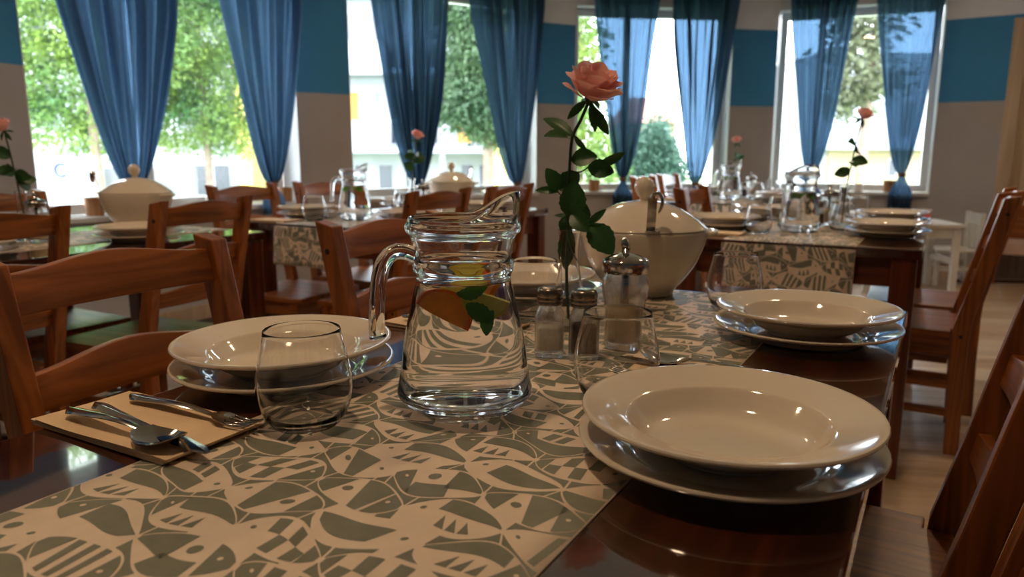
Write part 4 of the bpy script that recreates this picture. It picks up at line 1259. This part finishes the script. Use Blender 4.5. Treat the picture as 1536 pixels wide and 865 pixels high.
for key, (du, dv) in TABLES.items():
    tn = T_NAME[key]; fr = key == 'front'
    for s, (u, v, sn) in SEATS.items():
        if key in ('side',) and s in ('fl',): continue
        if key == 'middle' and s in ('nl', 'nr'): u -= .08
        a = W(u + du, v + dv)
        nm = {'nl': 'beside the lone napkin', 'fl': 'mostly hidden behind the jug', 'nr': 'largest and nearest, at the lower right', 'fr': 'in front of the second table'}[s] if fr else 'at the %s of the %s' % (sn, tn)
        place(dinner, (a.x, a.y, TZ), random.uniform(0, 6), 'cream dinner plate under a soup plate %s' % nm, 'plate', 'dinner plates')
        place(soup, (a.x, a.y, TZ + .0074), random.uniform(0, 6), 'deep cream soup plate %s' % nm, 'plate', 'soup plates')
    for s, (u, v) in GL.items():
        if key == 'side' and s in ('fl', 'fr'): continue
        if key == 'middle' and s in ('nl',): u -= .08
        a = W(u + du, v + dv)
        nm = {'nl': 'in front of the cream plates near the napkin', 'fl': 'between the jug and the bud vase', 'nr': 'in front of the sugar dispenser', 'fr': 'behind the far plates beside the tureen'}[s] if fr else 'at the %s of the %s' % (SEATS[s][2], tn)
        place(tumbler, (a.x, a.y, TZ), 0, 'empty stemless water glass %s' % nm, 'glass', 'water glasses')
    ju, jv = (.677, -.453)
    if key == 'middle': ju -= .08
    if key == 'side': ju -= .35
    a = W(ju + du, jv + dv)
    jr = {'front': 0.0, 'second': .6, 'middle': .15, 'side': 1.0, 'far': -.4}[key]
    place(jug, (a.x, a.y, TZ), jr, 'large open-handled glass jug of water with orange and mint in the centre' if fr else 'glass water jug standing on the %s' % tn, 'jug', 'glass jugs')
    place(water, (a.x, a.y, TZ), 0, 'clear water inside the jug on the %s' % tn, 'water', 'water in the jugs')
    def inj(o, x, y, z, rot, label, cat, grp):
        place(o, (a.x + x, a.y + y, TZ + z), 0, label, cat, grp); bpy.context.view_layer.update
        o2 = o
        return o2
    if fr:
        o = orange; place(o, (a.x - .022, a.y - .022, TZ + .112), 0, 'bright orange half slice floating at the front of the large jug', 'orange slice', 'citrus in the large jug')
        o.rotation_euler = (math.radians(80), math.radians(32), math.radians(8)); 
        o2 = copy_tree(orange); tag(o2, 'second orange slice pressed against the far side of the large jug', 'orange slice', 'citrus in the large jug')
        o2.location = (a.x + .020, a.y + .022, TZ + .126); o2.rotation_euler = (math.radians(80), math.radians(-70), math.radians(-40)); used.add(orange.name)
        place(lemon, (a.x + .006, a.y - .004, TZ + .136), 0, 'yellow lemon half slice in the middle of the large jug', 'lemon slice', 'citrus in the large jug')
        lemon.rotation_euler = (math.radians(60), math.radians(-35), math.radians(20))
        l2_ = copy_tree(lemon); tag(l2_, 'paler lemon slice on the spout side of the large jug', 'lemon slice', 'citrus in the large jug')
        l2_.location = (a.x + .024, a.y - .022, TZ + .136); l2_.rotation_euler = (math.radians(85), math.radians(-160), math.radians(10))
        for i, (x, y, z, dx, dz, lab) in enumerate(((.004, -.030, .128, .026, -.018, 'mint leaf hanging lowest under the lemon in the jug'), (.030, -.026, .120, -.012, -.026, 'curled mint leaf near the spout side of the jug'),
                                               (-.005, -.034, .140, .03, .004, 'mint leaf lying at the water surface of the jug'))):
            o = bpy.data.objects.new('mint_leaf', MINT); link(o); tag(o, lab, 'leaf', 'mint in the large jug')
            p = Vector((a.x + x, a.y + y, TZ + z)); orient(o, p, p + Vector((dx, -.004, dz)), .4 * i)
    else:
        for i, (x, y) in enumerate(((-.018, -.02), (.012, -.026), (.02, .012), (-.015, .02))):
            o = bpy.data.objects.new('mint_leaf', LIME if key == 'middle' else MINT); link(o); tag(o, ['green mint leaf on the tree side of', 'green mint leaf at the front of', 'green mint leaf towards the door in', 'green mint leaf at the back of'][i] + ' the jug of the ' + tn, 'leaf', 'mint in the jug of the %s' % tn)
            p = Vector((a.x + x, a.y + y, TZ + .142)); orient(o, p, p + Vector((.034 * (1 if i % 2 else -1) * .7, .0, -.018)), .5 * i)
    # cruet set
    for o, f, (u, v), l1_, l2__ in ((salt, saltfill, (.93, -.474), 'square glass shaker of white salt with metal cap', 'white salt inside the square shaker'),
                             (pepper, pepfill, (.938, -.424), 'square glass shaker of dark pepper with metal cap', 'dark ground pepper inside the square shaker')):
        b = W(u + du, v + dv)
        place(o, (b.x, b.y, TZ), math.radians(-30 + 22), l1_ + ' on the ' + tn, 'shaker', 'shakers')
        place(f, (b.x, b.y, TZ), math.radians(-30 + 22), l2__ + ' on the ' + tn, 'seasoning', 'shaker fillings')
    b = W(1.025 + du, -.397 + dv)
    place(sugar, (b.x, b.y, TZ), .3, 'ribbed glass sugar dispenser with pouring tube on the ' + tn, 'sugar dispenser', 'sugar dispensers')
    place(sugarfill, (b.x, b.y, TZ), .3, 'pale sugar inside the dispenser on the ' + tn, 'sugar', 'sugar fillings')
    tu, tv = (1.455, -.528)
    if key == 'side': tu, tv = 1.40, -.43
    b = W(tu + du, tv + dv)
    if key in ('front', 'middle', 'side'):
        z = TZ
        if key == 'side':
            place(dinner, (b.x, b.y, TZ), 0, 'cream dinner plate under the tureen of the tree-window table', 'plate', 'dinner plates'); z = TZ + .0075
        place(tureen, (b.x, b.y, z), {'front': math.radians(-6), 'middle': .2, 'side': -.2}[key], {'front': 'big white lidded tureen with ladle behind the sugar dispenser', 'middle': 'small distant lidded tureen under the balcony window', 'side': 'white lidded tureen in front of the first curtain'}[key], 'tureen', 'lidded tureens')
        place(ladle, (b.x, b.y, z), {'front': math.radians(-3), 'middle': 2.2, 'side': -1.0}[key], 'steel ladle hooked out of the tureen on the ' + tn, 'ladle', 'soup ladles')
    # bud vase and rose
    vu, vv = (1.10, -.525)
    if key == 'side': vu, vv = 1.03, -.490
    if key == 'second': vu, vv = .90, -.33
    b = W(vu + du, vv + dv)
    place(vase, (b.x, b.y, TZ), 0, 'slender glass bud vase holding the rose on the ' + tn, 'vase', 'bud vases')
    base = Vector((b.x, b.y, TZ))
    if fr:
        Yv = b.y
        A_ = lambda px, py, dy=0.0: tuple(at_y(px, py, Yv + dy) - base)
        path = [(0, 0, .012), A_(850, 420), A_(851, 345), A_(853, 290), A_(855, 240), A_(859, 205), A_(871, 180), A_(884, 150)]
        lv = [(A_(860, 206), A_(818, 166, .02), 0, .2), (A_(858, 209), A_(821, 195, -.02), 1, .9), (A_(857, 240), A_(892, 232, -.02), 1, 0), (A_(898, 245), A_(941, 234, .0), 0, .7), (A_(882, 250), A_(918, 256, -.02), 1, .2),
              (A_(836, 286), A_(824, 253, -.01), 1, .3), (A_(838, 287), A_(804, 282, .0), 0, 0), (A_(840, 286), A_(867, 254, .01), 1, -.2), (A_(856, 326), A_(862, 275, -.02), 1, 0), (A_(868, 336), A_(882, 303, .01), 1, .6),
              (A_(858, 320), A_(880, 343, -.03), 1, .2), (A_(882, 335), A_(905, 318, -.02), 0, .3), (A_(884, 337), A_(919, 376, -.03), 1, 0), (A_(856, 328), A_(832, 317, .01), 0, .4), (A_(852, 322), A_(846, 352, .0), 1, .2),
              (A_(889, 160), A_(911, 200, -.01), 0, .3), (A_(851, 335), A_(849, 408), 0, 0), (A_(850, 340), A_(852, 400, .004), 0, 1.5), (A_(862, 203), A_(875, 226, -.01), 0, .8)]
        tw = [[A_(854, 255), A_(870, 258), A_(884, 249)], [A_(852, 304), A_(844, 295), A_(836, 287)], [A_(853, 322), A_(870, 330), A_(884, 336)]]
        rz = make_rose(path, lv, tw, (math.radians(20), math.radians(12)), .97, False, 3)
        rz.location = base
        tag(rz, 'large salmon pink rose standing up from the bud vase on the front table', 'rose', 'pink roses')
    else:
        lean, h = {'second': ((.06, .03), .42), 'middle': ((.03, .0), .36), 'side': ((-.03, .0), .36), 'far': ((.0, .0), .36)}[key]
        rz = rose_simple(lean, h, {'second': 21, 'middle': 22, 'side': 23, 'far': 24}[key])
        rz.location = base
        tag(rz, 'small pink rose in the vase of the ' + tn, 'rose', 'pink roses')
    # napkins
    for s, (u, v) in (('nl', (.462, -.722)), ('fl', (1.02, -.700)), ('nr', (.900, -.222))):
        if key != 'front' and s != 'nl': continue
        if key == 'middle': u -= .08
        b = W(u + du, v + dv)
        place(napkin, (b.x, b.y, TZ), TROT + (0 if s != 'nr' else PI), 'folded tan paper napkin ' + ({'nl': 'with three pieces of cutlery at the table edge', 'fl': 'under the jug handle at the far window-side seat', 'nr': 'hidden behind the nearest plates'}[s] if fr else 'on the ' + tn), 'napkin', 'paper napkins')
        nk = [q for q in COL.objects if q.get('category') == 'napkin'][-1]
        nk.location.z = TZ - .0006; nk.rotation_euler.y = math.radians(-.4 if s != 'nr' else .4)
        if fr:
            wh = {'nl': 'on the napkin at the near table edge', 'fl': 'on the napkin behind the jug handle', 'nr': 'on the napkin behind the nearest plates'}[s]
            sg = -1 if s == 'nr' else 1
            for o, dvv, duu, rr, zz, lab in ((spoon, -.085, -.035, -2, .0068, 'steel soup spoon '), (knife, -.080, -.008, -7, .0068, 'steel table knife '), (fork, -.070, .028, 2, .0068, 'steel fork ')):
                c = W(u + du + duu * sg, v + dv + dvv * sg)
                q = place(o, (c.x, c.y, TZ + zz), TROT + math.radians(rr) + (PI if sg < 0 else 0), lab + wh, 'cutlery', 'steel cutlery')
                q.rotation_euler.y = math.radians(-2.4) if 'spoon' in lab else 0.0

# ------------------------------------------------------------------ things on the sills and by the wall
def make_pot():
    o = empty('plant_pot')
    lathe_obj('tub', [(.0005, .002), (.045, 0), (.052, .09), (.053, .10), (.047, .10), (.044, .08), (.0005, .08)], M['pot'], 24, o)
    lathe_obj('soil', [(.0005, .081), (.044, .082), (.040, .093), (.02, .102), (.0005, .104)], M['soil'], 20, o)
    return o
pot = make_pot()
def sill_pt(win, px, off=0.05):
    a, b = windows[win - 1]; A, B_ = P[a], P[b]; d = (B_ - A).normalized(); n = Vector((-d.y, d.x)); Q = A + n * off
    r = ray(px, 290); t = (Q.x * n.x + Q.y * n.y) / (r.x * n.x + r.y * n.y)
    return Vector((r.x * t, r.y * t, SILL))
place(pot, sill_pt(1, 140), 0, 'round wooden plant tub on the sill below the big tree', 'pot', 'wooden plant tubs')
place(pot, sill_pt(1, 428), 1, 'small wooden tub on the sill behind the chair left of the pillar', 'pot', 'wooden plant tubs')
place(pot, sill_pt(3, 891), 2, 'little wooden tub on the sill beside the large rose leaves', 'pot', 'wooden plant tubs')
place(pot, sill_pt(4, 1333), 2, 'tiny wooden tub on the sill beside the rightmost curtain tail', 'pot', 'wooden plant tubs')
def make_candle():
    o = empty('candle')
    lathe_obj('wax', [(.0005, .0005), (.036, .0005), (.037, .06), (.034, .066), (.02, .060), (.0005, .058)], M['candle'], 24, o)
    MB().tube([(0, 0, .057), (0, 0, .072)], .0012, 6).build('wick', M['bolt'], o)
    lathe_obj('flame', [(.0004, .068), (.004, .074), (.0055, .082), (.003, .096), (.0004, .104)], M['flame'], 12, o)
    return o
candle = make_candle()
place(candle, sill_pt(1, 317), 0, 'lit white candle on the sill between two curtains', 'candle', 'lit candles')
place(candle, sill_pt(4, 1287), 0, 'lit white candle on the sill of the last window', 'candle', 'lit candles')

def kid_table(loc, rz):
    o = empty('children_table', loc, rz)
    MB().box(-.35, .35, -.25, .25, .50, .525).build('table_top', M['white_wood'], o, bevel=.004)
    for sx in (-1, 1):
        for sy in (-1, 1):
            MB().box(sx * .31 - .022, sx * .31 + .022, sy * .21 - .022, sy * .21 + .022, 0, .499).build('leg', M['white_wood'], o, bevel=.003)
        MB().box(sx * .31 - .009, sx * .31 + .009, -.187, .187, .42, .499).build('apron', M['white_wood'], o)
        MB().box(sx * .31 - .009, sx * .31 + .009, -.187, .187, .22, .26).build('stretcher', M['white_wood'], o)
    for sy in (-1, 1): MB().box(-.287, .287, sy * .21 - .009, sy * .21 + .009, .42, .499).build('apron', M['white_wood'], o)
    return tag(o, 'low white children table by the greige wall', 'table')
def kid_chair(loc, rz):
    o = empty('children_chair', loc, rz)
    MB().box(-.15, .15, -.15, .15, .27, .29).build('seat', M['white_wood'], o, bevel=.003)
    for sx in (-1, 1):
        MB().box(sx * .13 - .016, sx * .13 + .016, .115, .147, 0, .269).build('leg', M['white_wood'], o, bevel=.003)
        MB().box(sx * .13 - .016, sx * .13 + .016, -.185, -.151, 0, .58).build('back_post', M['white_wood'], o, bevel=.003)
        MB().box(sx * .13 - .008, sx * .13 + .008, -.15, .114, .12, .15).build('stretcher', M['white_wood'], o)
    MB().box(-.113, .113, -.177, -.159, .49, .575).build('back_rail', M['white_wood'], o)
    for x in (-.06, 0, .06): MB().box(x - .018, x + .018, -.173, -.163, .291, .489).build('back_slat', M['white_wood'], o)
    return tag(o, 'white painted children chair at the low white table', 'chair')
kid_table((3.02, 5.72, 0), math.radians(-6)); kid_chair((3.54, 5.95, 0), math.radians(80))
for i, x in enumerate((3.11, 3.185)):
    o = empty('paper_cup', (x, 5.70 - i * .01, .5252))
    lathe_obj('cup', [(.0005, .001), (.025, 0), (.033, .085), (.031, .085), (.023, .004), (.0005, .004)], M['pink'], 20, o)
    lathe_obj('rim', [(.0312, .0852), (.0345, .0852), (.0345, .094), (.0312, .094), (.0312, .0852)], M['white_wood'], 20, o, cap=False)
    tag(o, ['pink cup nearer the curtain tail on the low white table', 'pink cup nearer the white children chair'][i], 'cup', 'pink cups')
bench = empty('wooden_bench', (4.26, 5.93, 0), math.atan2((P['I'] - P['H']).y, (P['I'] - P['H']).x))
tag(bench, 'low wooden bench with pale seat against the door at the right edge', 'bench')
M['bench_seat'] = plain('bench_cushion', S(206, 176, 166), 0.8, 0.06, 10)
MB().box(-.35, .35, -.2, .2, .24, .34).build('seat', M['bench_seat'], bench, bevel=.01)
MB().box(-.35, .35, .17, .21, .341, .62).build('backrest', M['pine_x'], bench, bevel=.005)
for sx in (-1, 1):
    for sy in (-1, 1): MB().box(sx * .31 - .03, sx * .31 + .03, sy * .16 - .03, sy * .16 + .03, 0, .239).build('leg', M['pine_z'], bench, bevel=.003)
bowl = empty('small_bowl', (2.86, 5.66, .5252)); tag(bowl, 'small orange bowl on the low white table', 'bowl')
lathe_obj('body', [(.0005, .002), (.030, 0), (.045, .02), (.062, .055), (.060, .056), (.043, .022), (.0005, .006)], M['orange_toy'], 28, bowl)
lathe_obj('foot', [(.0005, -.0001), (.026, -.0001), (.024, .001), (.0005, .001)], M['orange_toy'], 20, bowl)
